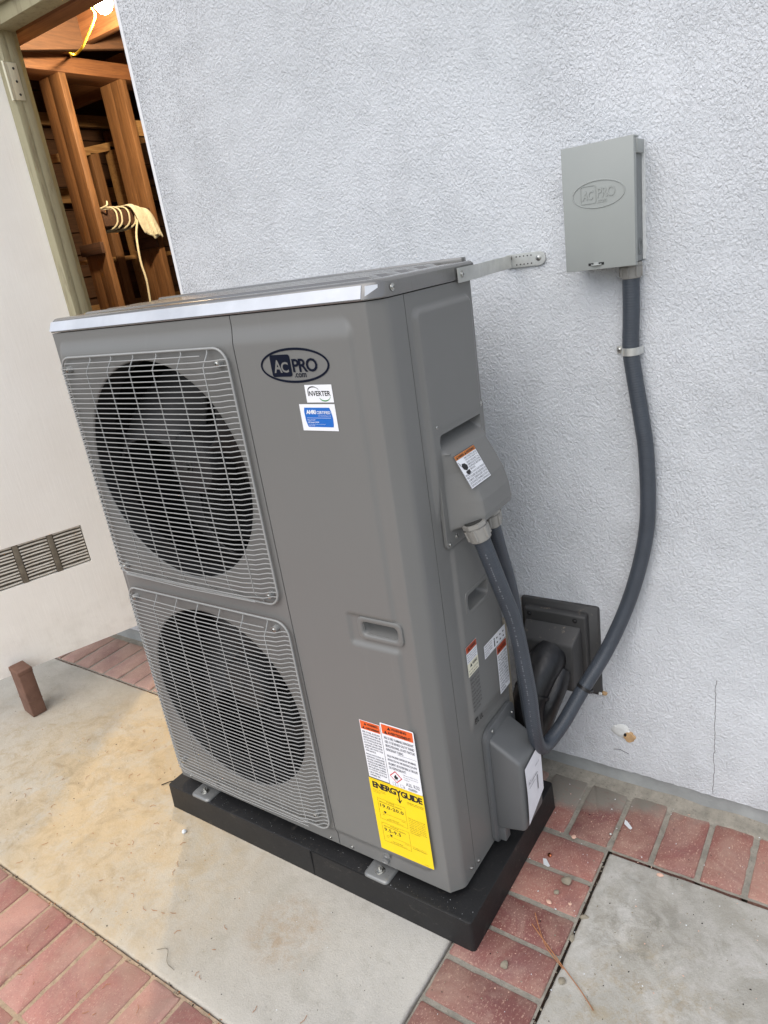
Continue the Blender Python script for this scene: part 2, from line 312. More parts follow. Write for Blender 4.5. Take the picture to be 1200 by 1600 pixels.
# ------------------------------------------------------------------ mesh builder
def root_loc(p):
    v = Vector((0, 0, 0))
    while p is not None: v += Vector(p.location); p = p.parent
    return v
class MB:
    def __init__(s, *mats):
        s.bm = bmesh.new(); s.uv = s.bm.loops.layers.uv.new('UVMap'); s.mats = list(mats); s.mi = 0
    def use(s, m):
        if m not in s.mats: s.mats.append(m)
        s.mi = s.mats.index(m); return s
    def add(s, t, M=None):
        """merge a temporary bmesh"""
        if M is not None: bmesh.ops.transform(t, matrix=M, verts=t.verts)
        vm = [s.bm.verts.new(v.co) for v in t.verts]; t.verts.index_update()
        for f in t.faces:
            try:
                nf = s.bm.faces.new([vm[v.index] for v in f.verts]); nf.material_index = s.mi; nf.smooth = True
            except ValueError: pass
        t.free(); return s
    def box(s, a, b, bev=0, seg=2, M=None):
        t = bmesh.new(); bmesh.ops.create_cube(t, size=1)
        c = [(a[i]+b[i])/2 for i in range(3)]; d = [abs(b[i]-a[i]) for i in range(3)]
        bmesh.ops.transform(t, matrix=Matrix.Translation(c) @ Matrix.Diagonal((*d, 1)), verts=t.verts)
        if bev: bmesh.ops.bevel(t, geom=list(t.edges), offset=bev, segments=seg, affect='EDGES', profile=.5)
        return s.add(t, M)
    def hexa(s, pts, bev=0, seg=2, M=None, smooth=True):
        """8 points: bottom loop 4, top loop 4"""
        t = bmesh.new(); v = [t.verts.new(p) for p in pts]
        for q in ((3, 2, 1, 0), (4, 5, 6, 7), (0, 1, 5, 4), (1, 2, 6, 5), (2, 3, 7, 6), (3, 0, 4, 7)): t.faces.new([v[i] for i in q])
        bmesh.ops.recalc_face_normals(t, faces=t.faces)
        if bev: bmesh.ops.bevel(t, geom=list(t.edges), offset=bev, segments=seg, affect='EDGES', profile=.5)
        return s.add(t, M)
    def cyl(s, p0, p1, r0, r1=None, n=24, cap=True, bev=0):
        r1 = r0 if r1 is None else r1; p0, p1 = Vector(p0), Vector(p1); d = (p1-p0).normalized()
        u = d.orthogonal().normalized(); v = d.cross(u); t = bmesh.new()
        A = [t.verts.new(p0+(u*math.cos(k*2*math.pi/n)+v*math.sin(k*2*math.pi/n))*r0) for k in range(n)]
        B = [t.verts.new(p1+(u*math.cos(k*2*math.pi/n)+v*math.sin(k*2*math.pi/n))*r1) for k in range(n)]
        for k in range(n): t.faces.new((A[k], A[(k+1) % n], B[(k+1) % n], B[k]))
        if cap: t.faces.new(A[::-1]); t.faces.new(B)
        if bev:
            bmesh.ops.bevel(t, geom=[e for e in t.edges if len(e.link_faces) == 2 and any(len(f.verts) > 4 for f in e.link_faces)], offset=bev, segments=2, affect='EDGES')
        return s.add(t)
    def tube(s, pts, r, n=12, smooth_path=0, closed=False, cap=True, rs=None):
        P = [Vector(p) for p in pts]
        if smooth_path: P = catmull(P, smooth_path)
        m = len(P); rings = []; L = 0; prev = None; u = None; Ls = []
        for i, p in enumerate(P):
            if closed: d = (P[(i+1) % m]-P[i-1]).normalized()
            else: d = (P[min(i+1, m-1)]-P[max(i-1, 0)]).normalized()
            if u is None: u = d.orthogonal().normalized()
            else: u = (u-d*u.dot(d)).normalized()
            v = d.cross(u); rr = rs[i] if rs else r
            rings.append([s.bm.verts.new(p+(u*math.cos(k*2*math.pi/n)+v*math.sin(k*2*math.pi/n))*rr) for k in range(n)])
            if prev is not None: L += (p-prev).length
            Ls.append(L); prev = p
        rng = range(m) if closed else range(m-1)
        for i in rng:
            a, b = rings[i], rings[(i+1) % m]
            for k in range(n):
                f = s.bm.faces.new((a[k], a[(k+1) % n], b[(k+1) % n], b[k])); f.smooth = True; f.material_index = s.mi
                for lp, (uu, vv) in zip(f.loops, ((k/n, Ls[i]), ((k+1)/n, Ls[i]), ((k+1)/n, Ls[(i+1) % m]), (k/n, Ls[(i+1) % m]))): lp[s.uv].uv = (uu, vv)
        if cap and not closed:
            for rg in (rings[0][::-1], rings[-1]): f = s.bm.faces.new(rg); f.material_index = s.mi
        return s
    def sphere(s, c, r, sc=(1, 1, 1), n=16):
        t = bmesh.new(); bmesh.ops.create_uvsphere(t, u_segments=n, v_segments=n//2+2, radius=r)
        return s.add(t, Matrix.Translation(c) @ Matrix.Diagonal((*sc, 1)))
    def poly(s, pts, ext=None, bev=0):
        """flat polygon, optionally extruded by vector ext"""
        t = bmesh.new(); f = t.faces.new([t.verts.new(p) for p in pts])
        if ext is not None:
            r = bmesh.ops.extrude_face_region(t, geom=[f]); vs = [g for g in r['geom'] if isinstance(g, bmesh.types.BMVert)]
            bmesh.ops.translate(t, vec=Vector(ext), verts=vs)
            bmesh.ops.recalc_face_normals(t, faces=t.faces)
            if bev: bmesh.ops.bevel(t, geom=list(t.edges), offset=bev, segments=2, affect='EDGES')
        return s.add(t)
    def grid(s, P, flip=False):
        V = [[s.bm.verts.new(p) if p is not None else None for p in row] for row in P]
        for i in range(len(P)-1):
            for j in range(len(P[0])-1):
                q = [V[i][j], V[i+1][j], V[i+1][j+1], V[i][j+1]]
                if any(x is None for x in q): continue
                if flip: q = q[::-1]
                f = s.bm.faces.new(q); f.smooth = True; f.material_index = s.mi
        return s
    def loops(s, rings, cap0=False, cap1=False, closed=True):
        R = [[s.bm.verts.new(p) for p in r] for r in rings]; n = len(R[0])
        for a, b in zip(R, R[1:]):
            for k in range(n if closed else n-1):
                f = s.bm.faces.new((a[k], a[(k+1) % n], b[(k+1) % n], b[k])); f.smooth = True; f.material_index = s.mi
        if cap0: f = s.bm.faces.new(R[0][::-1]); f.material_index = s.mi
        if cap1: f = s.bm.faces.new(R[-1]); f.material_index = s.mi
        return s
    def build(s, name, parent=None, recalc=False, angle=35):
        me = bpy.data.meshes.new(name)
        if recalc: bmesh.ops.recalc_face_normals(s.bm, faces=s.bm.faces)
        o0 = root_loc(parent)
        bmesh.ops.translate(s.bm, vec=-o0, verts=s.bm.verts)
        for f in s.bm.faces: f.smooth = True
        s.bm.to_mesh(me); s.bm.free()
        for m in s.mats: me.materials.append(MT[m])
        me.set_sharp_from_angle(angle=rad(angle))
        o = bpy.data.objects.new(name, me); COL.objects.link(o)
        if parent is not None: o.parent = parent
        return o
def catmull(P, k):
    Q = [P[0]*2-P[1]]+P+[P[-1]*2-P[-2]]; R = []
    for i in range(1, len(Q)-2):
        a, b, c, d = Q[i-1:i+3]
        for j in range(k):
            t = j/k; R.append(.5*((2*b)+(c-a)*t+(2*a-5*b+4*c-d)*t*t+(3*b-a-3*c+d)*t**3))
    R.append(P[-1]); return R
def rrect(x0, x1, z0, z1, r, n=6):
    """rounded rectangle, counter-clockwise 2D"""
    pts = []
    for cx, cz, a0 in ((x1-r, z1-r, 0), (x0+r, z1-r, 90), (x0+r, z0+r, 180), (x1-r, z0+r, 270)):
        for k in range(n+1):
            a = rad(a0+90*k/n); pts.append((cx+r*math.cos(a), cz+r*math.sin(a)))
    return pts
def empty(name, loc, label, cat, group=None):
    o = bpy.data.objects.new(name, None); COL.objects.link(o); o.location = loc; o.empty_display_size = .1
    return tag(o, label, cat, group)
def tag(o, label, cat, group=None, kind=None):
    if label: o['label'] = label
    if cat: o['category'] = cat
    if group: o['group'] = group
    if kind: o['kind'] = kind
    return o
def struct(o): o['kind'] = 'structure'; return o
_tc = {}
def text_bm(body, bold=0.0, ext=0.0, shear=0.0, spacing=1.0):
    cu = bpy.data.curves.new('t', 'FONT'); cu.body = body; cu.size = 1.0; cu.offset = bold; cu.extrude = ext; cu.shear = shear; cu.space_character = spacing
    cu.resolution_u = 3; cu.fill_mode = 'BOTH' if ext else 'FRONT'
    ob = bpy.data.objects.new('t', cu); COL.objects.link(ob)
    me = bpy.data.meshes.new_from_object(ob); t = bmesh.new(); t.from_mesh(me)
    bpy.data.objects.remove(ob); bpy.data.curves.remove(cu); bpy.data.meshes.remove(me)
    return t
def put_text(mb, mat, body, fr, u, v, w=None, h=None, bold=0.0, lift=.0006, ext=0.0, shear=0.0, spacing=1.0):
    """fr: function (u,v,lift)->world; the text box's lower-left at (u,v), fitted to width w and cap height h"""
    t = text_bm(body, bold, 0.0, shear, spacing)
    if not t.verts: t.free(); return
    xs = [q.co.x for q in t.verts]; ys = [q.co.y for q in t.verts]; x0, x1, y0, y1 = min(xs), max(xs), min(ys), max(ys)
    sy = h/(y1-y0) if h else None; sx = w/(x1-x0) if w else sy
    if sy is None: sy = sx
    if ext:
        r = bmesh.ops.extrude_face_region(t, geom=list(t.faces)); vs = [g for g in r['geom'] if isinstance(g, bmesh.types.BMVert)]
        for q in vs: q.co.z += 1.0
        for q in t.verts: q.co = Vector(fr(u+(q.co.x-x0)*sx, v+(q.co.y-y0)*sy, lift+(ext if q.co.z > .5 else 0)))
    else:
        for q in t.verts: q.co = Vector(fr(u+(q.co.x-x0)*sx, v+(q.co.y-y0)*sy, lift))
    mb.use(mat); mb.add(t)
def rectf(mb, mat, fr, u0, v0, u1, v1, lift):
    mb.use(mat); t = bmesh.new(); t.faces.new([t.verts.new(fr(*p, lift)) for p in ((u0, v0), (u1, v0), (u1, v1), (u0, v1))]); mb.add(t)
def polyf(mb, mat, fr, pts, lift):
    mb.use(mat); t = bmesh.new(); t.faces.new([t.verts.new(fr(*p, lift)) for p in pts]); mb.add(t)
def outline(mb, mat, fr, u0, v0, u1, v1, tk, lift):
    rectf(mb, mat, fr, u0, v0, u1, v0+tk, lift); rectf(mb, mat, fr, u0, v1-tk, u1, v1, lift)
    rectf(mb, mat, fr, u0, v0+tk, u0+tk, v1-tk, lift); rectf(mb, mat, fr, u1-tk, v0+tk, u1, v1-tk, lift)

# ================================================================== GROUND
mb = MB('soil'); mb.grid([[(x, y, -.03) for y in (-60, -5, 60)] for x in (-60, 0, 60)], True)
struct(mb.build('ground'))
def slab(name, x0, x1, y0, y1, mat, thick=.05, soft=.008):
    """poured slab with a slightly wandering, worn edge"""
    m = MB(mat); n = 60
    def edge(p, q):
        k = max(2, int((Vector(q)-Vector(p)).length/.012)); k = min(k, 400)
        return [Vector((p[0]+(q[0]-p[0])*i/k, p[1]+(q[1]-p[1])*i/k, 0)) for i in range(k)]
    L = edge((x0, y0), (x1, y0))+edge((x1, y0), (x1, y1))+edge((x1, y1), (x0, y1))+edge((x0, y1), (x0, y0))
    c = Vector(((x0+x1)/2, (y0+y1)/2, 0))
    def ring(off, z, jit):
        R = []
        for p in L:
            j = (mnoise.noise(p*22)+.5*mnoise.noise(p*70))*jit
            q = Vector((p.x, p.y, z))
            ix = off+j; 
            q.x += ix if p.x < x0+.001 else (-ix if p.x > x1-.001 else 0)
            q.y += ix if p.y < y0+.001 else (-ix if p.y > y1-.001 else 0)
            q.x = min(max(q.x, x0+off*.9), x1-off*.9); q.y = min(max(q.y, y0+off*.9), y1-off*.9)
            R.append(q)
        return R
    m.loops([ring(0, -thick, .001), ring(0, -.007, .0025), ring(soft*.3, -.0025, .0025), ring(soft, 0, .0025)], cap1=True)
    return struct(m.build(name, angle=50))
slab('concrete_slab', -6.0, .008, -.425, .343, 'conc')
slab('concrete_slab', .246, 5.0, -4.0, .357, 'conc2')
def bricks(name, rects, mat, bev=.004, mort=None):
    m = MB(mat)
    for (x0, x1, y0, y1) in rects:
        dz = random.uniform(-.0022, .0014); tx, ty = random.uniform(-.008, .008), random.uniform(-.008, .008); sd_ = random.uniform(0, 99)
        cx, cy = (x0+x1)/2, (y0+y1)/2; base = []
        pts = rrect(x0, x1, y0, y1, .004, 2); full = []
        for p, q in zip(pts, pts[1:]+pts[:1]):
            d = math.hypot(q[0]-p[0], q[1]-p[1]); k = max(1, int(d/.009)); full += [(p[0]+(q[0]-p[0])*i/k, p[1]+(q[1]-p[1])*i/k) for i in range(k)]
        def ring(off, z, jit):
            R_ = []
            for x, y in full:
                n_ = (mnoise.noise(Vector((x*35, y*35, sd_)))*.7+mnoise.noise(Vector((x*110, y*110, sd_)))*.5)
                chip = max(0, mnoise.noise(Vector((x*26, y*26, sd_+9)))-.38)*.02
                o_ = off+jit*n_+chip*(1 if off > .001 else .4)
                vx, vy = cx-x, cy-y; hx, hy = (x1-x0)/2, (y1-y0)/2
                nx_ = vx/hx; ny_ = vy/hy
                ax = 1 if abs(nx_) > .97 else 0; ay = 1 if abs(ny_) > .97 else 0
                if not ax and not ay: ax = ay = .7
                R_.append((x+math.copysign(o_*ax, vx), y+math.copysign(o_*ay, vy), z+dz+(x-cx)*tx+(y-cy)*ty))
            return R_
        m.loops([ring(0, -.03, .0012), ring(.0002, -.0045, .0014), ring(.0012, -.0018, .0014), ring(.0034, -.0003, .0014)], cap1=True)
    return struct(m.build(name, angle=60))
g = .006
R = []
ys = [-.07-.1075*k for k in range(12, 0, -1)]+[-.07, .036, .141, .249, .357]
for a, b in zip(ys, ys[1:]): R.append((.018, .236, a+g, b-g))
bricks('brick_paving', R, 'brick_dark')
R = []
xs = [.018, .128, .240, .341, .447, .548]+[.548+.1045*k for k in range(1, 16)]
for a, b in zip(xs, xs[1:]): R.append((a+g, b-g, .370, .572))
bricks('brick_paving', R, 'brick_dark')
R = []; x = .014
while x > -2.9: R.append((x-.1045+g*.7, x-g*.7, .352, .57)); x -= .1045
bricks('brick_paving', R, 'brick_side')
R = []
for k in range(26):
    x1 = -.033-.1045*k+.104*0; 
    if k == 0: x1 = -.033
    for r in range(5):
        y1 = -.434-r*.2185; R.append((x1-.1045+.0045, x1-.0045, y1-.211, y1))
for r in range(5): R.append((-.033+.0045, .006, -.434-r*.2185-.211, -.434-r*.2185))
bricks('brick_paving', R, 'brick_pink')
def mortar(name, x0, x1, y0, y1, z=-.005, mt='mortar'):
    m = MB(mt); nx = min(400, max(2, int((x1-x0)/.02))); ny = min(200, max(2, int((y1-y0)/.02)))
    P = [[(x0+(x1-x0)*i/nx, y0+(y1-y0)*j/ny, z+.0018*mnoise.noise(Vector((x0+(x1-x0)*i/nx, y0+(y1-y0)*j/ny, 0))*25)) for j in range(ny+1)] for i in range(nx+1)]
    m.grid(P, True); return struct(m.build(name))
mortar('mortar_bed', .014, .241, -3.3, .363); mortar('mortar_bed', .014, 4, .3635, .60); mortar('mortar_bed', -5, .0135, .347, .60)
mortar('mortar_bed', -5.4, .0135, -2.5, -.4285, -.004, 'mortar_sand')
# mortar fillet smeared against the foot of the wall
m = MB('mortar'); P = []
for i in range(500):
    x = -1.2+i*.01; w0 = .022+.012*mnoise.noise(Vector((x*9, 0, 0)))+.006*mnoise.noise(Vector((x*40, 3, 0))); hh = .012+.006*mnoise.noise(Vector((x*13, 7, 0)))
    P.append([(x, .575-w0, -.004), (x, .578-w0*.4, .0015), (x, .588, hh*.4), (x, .5995, hh)])
m.grid(P, True); struct(m.build('mortar_fillet'))

# ================================================================== GARAGE BUILDING
GB = empty('garage_building', (-1.1, .6, 0), 'white stucco garage wall with an open side door showing bare timber framing', 'building')
YW = .585
def wall_piece(x0, x1, z0, z1, jag=False):
    m.use('stucco')
    n = int((x1-x0)/.01)
    top = [(x1, z1), (x0, z1)]
    if jag:
        bot = [(x0+(x1-x0)*i/n, z0+.0035*mnoise.noise(Vector((i*.12, 0, 0)))+.003*mnoise.noise(Vector((i*.55, 5, 0)))) for i in range(n+1)]
    else: bot = [(x0, z0), (x1, z0)]
    m.poly([(x, YW, z) for x, z in bot+top], (0, .017, 0))
m = MB('stucco')
wall_piece(-1.108, 5.0, .064, 3.2, True); wall_piece(-5.0, -1.86, .064, 3.2, False)
m.poly([(-1.86, YW, 2.40), (-1.108, YW, 2.40), (-1.108, YW, 3.2), (-1.86, YW, 3.2)], (0, .017, 0))
m.build('stucco_wall', GB)
m = MB('plinth'); P = []
for i in range(620):
    x = -1.1+i*.01; P.append([(x, .5995+.002*mnoise.noise(Vector((x*12, z*40, 1))), z) for z in (-.03, -.005, .01, .025, .04, .055, .0665)])
m.grid(P); m.box((-5, .6, -.03), (-1.86, .7, .075)); m.box((-1.1, .604, -.03), (5, .70, .074)); m.build('plinth', GB)
m = MB('trim'); m.box((-1.1215, .5825, .02), (-1.1085, .71, 2.40), .002); m.build('corner_trim', GB)
# sealed hole, crack and gouge in the stucco
m = MB('putty')
def blob(mb, cx, cz, rx, rz, y, th, seed, n=26):
    ring = []
    for k in range(n):
        a = 2*math.pi*k/n; f = 1+.28*mnoise.noise(Vector((math.cos(a)*1.6+seed, math.sin(a)*1.6, seed)))+.12*mnoise.noise(Vector((math.cos(a)*5, math.sin(a)*5, seed)))
        ring.append((cx+rx*f*math.cos(a), cz+rz*f*math.sin(a)))
    mb.loops([[(x, y, z) for x, z in ring], [(cx+(x-cx)*.8, y-th, cz+(z-cz)*.8) for x, z in ring], [(cx+(x-cx)*.35, y-th*1.25, cz+(z-cz)*.35) for x, z in ring]], cap1=True)
blob(m, .213, .193, .026, .020, .5845, .0035, 1); m.use('seal'); blob(m, .232, .181, .017, .017, .5845, .0045, 5)
m.use('hole'); blob(m, .208, .190, .0042, .0062, .5808, .0004, 9, 10); blob(m, .224, .187, .0042, .0062, .5795, .0004, 11, 10)
m.build('patched_hole', GB, recalc=True)
m = MB('jamb_crack'); pts = []
for i in range(44):
    z = .068+i*.0080; pts.append((.441+.004*mnoise.noise(Vector((z*30, 2, 0)))+.003*mnoise.noise(Vector((z*90, 1, 0))), .5848, z))
m.tube(pts, .00075, 5); m.build('crack', GB)
m = MB('hole'); m.tube([(.190+.004*i, .5848, .131-.0012*abs(i-4)+.002*mnoise.noise(Vector((i, 0, 0)))) for i in range(11)], .0009, 5); m.build('gouge', GB)
# door frame
m = MB('jamb'); m.box((-1.86, .597, .02), (-1.722, .622, 2.40), .002); m.box((-1.86, .6225, .02), (-1.7235, .655, 2.40), .002); m.box((-1.86, .6555, .02), (-1.80, .72, 2.40)); m.build('door_jamb', GB)
m = MB('jamb'); m.box((-1.722, .589, 2.306), (-1.1225, .66, 2.40), .002); m.box((-1.86, .569, 2.35), (-1.10, .5835, 2.46), .003); m.build('door_header', GB)
m = MB('jamb'); m.box((-1.1225, .72, 0), (-1.06, .76, 2.4)); m.build('door_jamb', GB)
# soffit above the door
m = MB('soffit'); m.box((-5, -.2, 2.50), (-1.75, .584, 2.515)); m.build('soffit', GB)
# door slab, swung open
HD = Vector((-1.762, .600, 0)); dd = Vector((-.209, -.564, 0)).normalized(); dn = Vector((-dd.y, dd.x, 0))   # dn points into +x side
if dn.x < 0: dn = -dn
DM = Matrix(((dd.x, dn.x, 0, HD.x), (dd.y, dn.y, 0, HD.y), (0, 0, 1, 0), (0, 0, 0, 1)))
def D(u, d, z): return DM @ Vector((u, d, z))      # u along the door from the hinge, d out of its face
vz0, vz1 = .487, .643; vu0, vu1 = .181, .74
door = None
m = MB('door')
def dbox(mb, a, b, bev=0): mb.box(a, b, bev, 2, DM)
dbox(m, (.002, -.040, .15), (vu0, 0, 2.27), .0); dbox(m, (vu1, -.040, .15), (.80, 0, 2.27))
dbox(m, (vu0, -.040, vz1), (vu1, 0, 2.27)); dbox(m, (vu0, -.040, .15), (vu1, 0, vz0))
door = m.build('door', GB)
m = MB('edge'); dbox(m, (-.002, -.0385, .151), (.0018, -.0015, 2.269)); m.build('worn_edge', door)
m = MB('ventdark'); dbox(m, (vu0, -.036, vz0), (vu1, -.016, vz1))
m.use('ventdark')
for k, u in enumerate((.300, .425, .55, .675)): dbox(m, (u-.010, -.016, vz0), (u+.010, -.003, vz1), .001)
m.use('ventslat')
secs = [(vu0+.004, .288), (.312, .413), (.437, .538), (.562, .663), (.687, vu1-.004)]
for a, b in secs:
    for k in range(12):
        z = vz0+.006+k*.0128
        pts = [D(a+(b-a)*t, -.008, z+.0035+.0015*math.sin(t*math.pi)*(1 if k % 3 else -1)) for t in (0, .25, .5, .75, 1)]
        m.tube(pts, .0034, 6)
m.build('vent_grille', door)
# butt hinge: leaf on the jamb face, leaf on the door edge, knuckle
m = MB('hinge'); 
m.box((-1.7219, .600, 2.105), (-1.7195, .634, 2.215), .0008)
m.box((-1.7225, .5935, 2.105), (-1.7185, .5995, 2.215), .001)
m.cyl((-1.722, .590, 2.103), (-1.722, .590, 2.217), .005, n=14)
m.build('hinge', door)
HG = [o for o in door.children if o.name.startswith('hinge')][0]
for z in (2.122, 2.16, 2.198):
    m = MB('galvdark'); m.cyl((-1.7196, .619, z), (-1.7186, .619, z), .004, n=12); m.build('hinge_screw', door)
# interior framing
def beam(name, a, b, mat, bev=.002, parent=GB):
    q = MB(mat); q.box(a, b, bev); return q.build(name, parent)
beam('lintel', (-2.6, .735, 2.335), (-.6, .81, 2.50), 'studx')
beam('top_plate', (-2.98, .82, 2.528), (-2.8, 4.2, 2.602), 'study')
for y in (1.567, 1.935, 2.35, 2.75, 3.2):
    beam('stud', (-2.888, y, 0), (-2.8, y+.040, 2.527), 'studv'); beam('stud', (-2.98, y+.002, 0), (-2.891, y+.042, 2.527), 'studv')
beam('stud', (-1.21, .765, 0), (-1.165, .86, 2.6), 'studv'); beam('stud', (-3.0, .80, 0), (-2.8, .84, 2.527), 'studv')
beam('stud', (-2.16, .82, 2.4), (-2.07, .86, 3.1), 'studv')
beam('crosspiece', (-2.975, 1.609, 1.80), (-2.795, 1.934, 1.885), 'oldwood', .008)
beam('cleat', (-2.985, 1.545, 1.670), (-2.792, 1.566, 1.728), 'oldwood'); beam('cleat', (-2.985, 1.912, 1.675), (-2.792, 1.934, 1.735), 'oldwood')
beam('stud', (-3.34, 2.005, 0), (-3.30, 2.065, 2.26), 'studv'); beam('stud', (-3.36, 2.155, 0), (-3.30, 2.205, 2.3), 'woodpale')
beam('blocking', (-3.35, 1.70, 1.645), (-3.31, 2.6, 1.670), 'woodpale')
q = MB('woodpale'); q.hexa([(-3.34, 1.55, 2.165), (-3.30, 1.55, 2.165), (-3.30, 2.7, 2.375), (-3.34, 2.7, 2.375), (-3.34, 1.55, 2.21), (-3.30, 1.55, 2.21), (-3.30, 2.7, 2.42), (-3.34, 2.7, 2.42)], .002); q.build('brace', GB)
beam('ledger', (-3.90, .8, 2.53), (-3.86, 4.6, 2.60), 'woodpale'); beam('ledger', (-3.90, .8, 2.06), (-3.85, 4.6, 2.15), 'woodpale')
beam('stud', (-3.55, 1.80, 0), (-3.46, 1.84, 2.6), 'studv'); beam('stud', (-2.9, 2.62, 0), (-2.82, 2.66, 2.5), 'woodpale'); beam('blocking', (-3.9, 1.2, 1.32), (-3.86, 3.6, 1.40), 'woodpale'); beam('blocking', (-2.96, 1.98, 2.28), (-2.92, 2.34, 2.36), 'woodpale')
for y in (2.02, 2.62, 3.2): beam('stud', (-3.93, y, 0), (-3.905, y+.05, 2.52), 'study')
# far wall of overlapping horizontal boards
q = MB('sidingin')
for k in range(24):
    z = .0+k*.145; q.hexa([(-4.00, .7, z), (-3.955, .7, z), (-3.955, 5.2, z), (-4.00, 5.2, z), (-4.00, .7, z+.143), (-3.975, .7, z+.143), (-3.975, 5.2, z+.143), (-4.00, 5.2, z+.143)])
q.box((-4.06, .7, -.02), (-4.005, 5.3, 3.4)); q.build('siding_board', GB)  # unseen plate added behind the boards to block sky light in the gaps
beam('back_wall', (-4.1, 5.2, 0), (3, 5.3, 3.4), 'sidingin', 0); beam('side_wall', (2.9, .8, 0), (3.0, 5.2, 3.4), 'sidingin', 0)
beam('inner_sheathing', (-1.06, .72, 0), (3.0, .735, 3.4), 'sidingin', 0); beam('inner_sheathing', (-4.1, .72, 0), (-1.865, .734, 3.4), 'sidingin', 0); beam('inner_sheathing', (-1.865, .722, 2.401), (-1.06, .734, 3.4), 'sidingin', 0)
beam('garage_floor', (-4.1, .74, -.02), (3, 5.2, .02), 'plinth', 0)
# ceiling boards and joists, with the wide dark board and the pale panel seen above the lintel
beam('roof_deck', (-4.1, .7, 3.2), (3, 5.3, 3.25), 'sidingin', 0)
q = MB('sidingin'); q.hexa([(-2.66, .9, 2.50), (-2.62, .9, 2.50), (-2.62, 3.4, 2.80), (-2.66, 3.4, 2.80), (-2.66, .9, 2.72), (-2.62, .9, 2.72), (-2.62, 3.4, 3.19), (-2.66, 3.4, 3.19)], .002); q.build('rafter', GB)
q = MB('soffit'); q.box((-3.7, .82, 3.0), (-2.4, 2.4, 3.012)); q.build('ceiling_panel', GB)
for y in (1.62, 2.3, 3.0, 3.8): beam('joist', (-3.95, y, 2.61), (2.8, y+.045, 2.78), 'studx')

# ---- bare bulb hanging inside the door
LB = empty('light_bulb', (-2.06, 1.33, 2.60), 'bare glowing bulb hanging inside the garage doorway', 'light bulb')
BP = (-2.075, 1.34, 2.592)
m = MB('bulb'); m.sphere(BP, .040, (1, 1, 1.15), 24); m.build('glass', LB)
m = MB('pvc'); m.cyl((BP[0], BP[1], BP[2]+.036), (BP[0], BP[1], BP[2]+.085), .018, n=18, bev=.002); m.cyl((BP[0], BP[1], BP[2]+.085), (BP[0], BP[1], 3.2), .006, n=10); m.build('socket', LB)
m = MB('yellowcord'); m.tube([(BP[0], BP[1], 2.67), (-2.10, 1.32, 2.63), (-2.105, 1.30, 2.576), (-2.095, 1.30, 2.538), (-2.182, 1.30, 2.482), (-2.227, 1.30, 2.458), (-2.28, 1.30, 2.447), (-2.313, 1.30, 2.457), (-2.55, 1.478, 2.534), (-2.82, 1.68, 2.607), (-2.95, 1.75, 2.607)], .005, 8, 6); m.build('cord', LB)
ld = bpy.data.lights.new('bulb_light', 'POINT'); ld.energy = 82; ld.color = (1.0, .77, .46); ld.shadow_soft_size = .04
lo = bpy.data.objects.new('bulb_light', ld); COL.objects.link(lo); lo.location = Vector((BP[0]+.03, BP[1]-.02, BP[2]-.055))-LB.location; lo.parent = LB

# ---- cable wound on the crosspiece, rag, hanging cord
m = MB('cable')
for k, y in enumerate((1.655, 1.685, 1.735, 1.775)):
    c = Vector((-2.885, y, 1.842)); pts = []
    for i in range(28):
        a = 2*math.pi*i/28; pts.append(c+Vector((.108*math.copysign(abs(math.cos(a))**.6, math.cos(a)), .02*math.sin(a+1)+.012*math.cos(a), .060*math.copysign(abs(math.sin(a))**.7, math.sin(a)))))
    m.tube(pts, .0048, 8, 0, True)
m.tube([(-2.79, 1.655, 1.905), (-2.76, 1.63, 1.92), (-2.75, 1.615, 1.90), (-2.78, 1.60, 1.89)], .0045, 8, 6)
m.tube([(-2.77, 1.81, 1.83), (-2.765, 1.775, 1.76), (-2.73, 1.735, 1.70), (-2.715, 1.716, 1.60), (-2.70, 1.712, 1.50), (-2.70, 1.70, 1.35), (-2.71, 1.69, 1.0), (-2.75, 1.70, .4), (-2.76, 1.75, .03)], .006, 8, 8)
tag(m.build('wound_cable'), 'cream cable wound round the timber crosspiece with its end hanging down', 'cable')
m = MB('rag'); P = []
path = [(-2.99, 1.86), (-2.985, 1.90), (-2.90, 1.898), (-2.80, 1.905), (-2.775, 1.885), (-2.77, 1.84), (-2.765, 1.79), (-2.76, 1.745)]
for i, (x, z) in enumerate(path):
    row = []
    for j in range(13):
        t = j/12; y = 1.775+t*.125+max(0, i-3)*.011; f = mnoise.noise(Vector((i*.5, j*.45, 3)))
        row.append((x+.012*f+.006, y, z+.010*f+(.0 if i < 7 else -.02*abs(f))-(.035*t*t if i > 2 else 0)+.012*math.sin(t*9)*(i > 3)))
    P.append(row)
m.grid(P, True); t = bmesh.new()
o = m.build('rag'); tag(o, 'cream rag draped over the timber crosspiece beside the wound cable', 'rag')
sm = o.modifiers.new('sub', 'SUBSURF'); sm.levels = 2; sm.render_levels = 2
sl = o.modifiers.new('sol', 'SOLIDIFY'); sl.thickness = .006
m = MB('rag'); m.cyl((-2.755, 1.885, 1.80), (-2.745, 1.895, 1.735), .014, .012, 16, True, .003); tag(m.build('cardboard_tube'), 'small cream tube sticking out from under the draped rag', 'tube')

# ================================================================== EQUIPMENT PAD
m = MB('pad')
def padring(o, z, r): return [(x, y, z) for x, y in rrect(-.950-o, .069+o, -.036-o, .444+o, r, 5)]
m.loops([padring(.0035, .0008, .010), padring(.003, .004, .010), padring(.0, .0775, .007), padring(-.0008, .0798, .006), padring(-.003, .0808, .005)], cap0=True, cap1=True)
pad = m.build('equipment_pad', angle=30); tag(pad, 'black plastic equipment pad lying under the outdoor unit', 'equipment pad')
m = MB('hole'); m.box((-.392, -.0396, .0), (-.3895, -.0365, .079)); m.box((-.3895, -.0375, .0802), (-.2, -.0345, .0812)); m.build('pad_seam', pad)

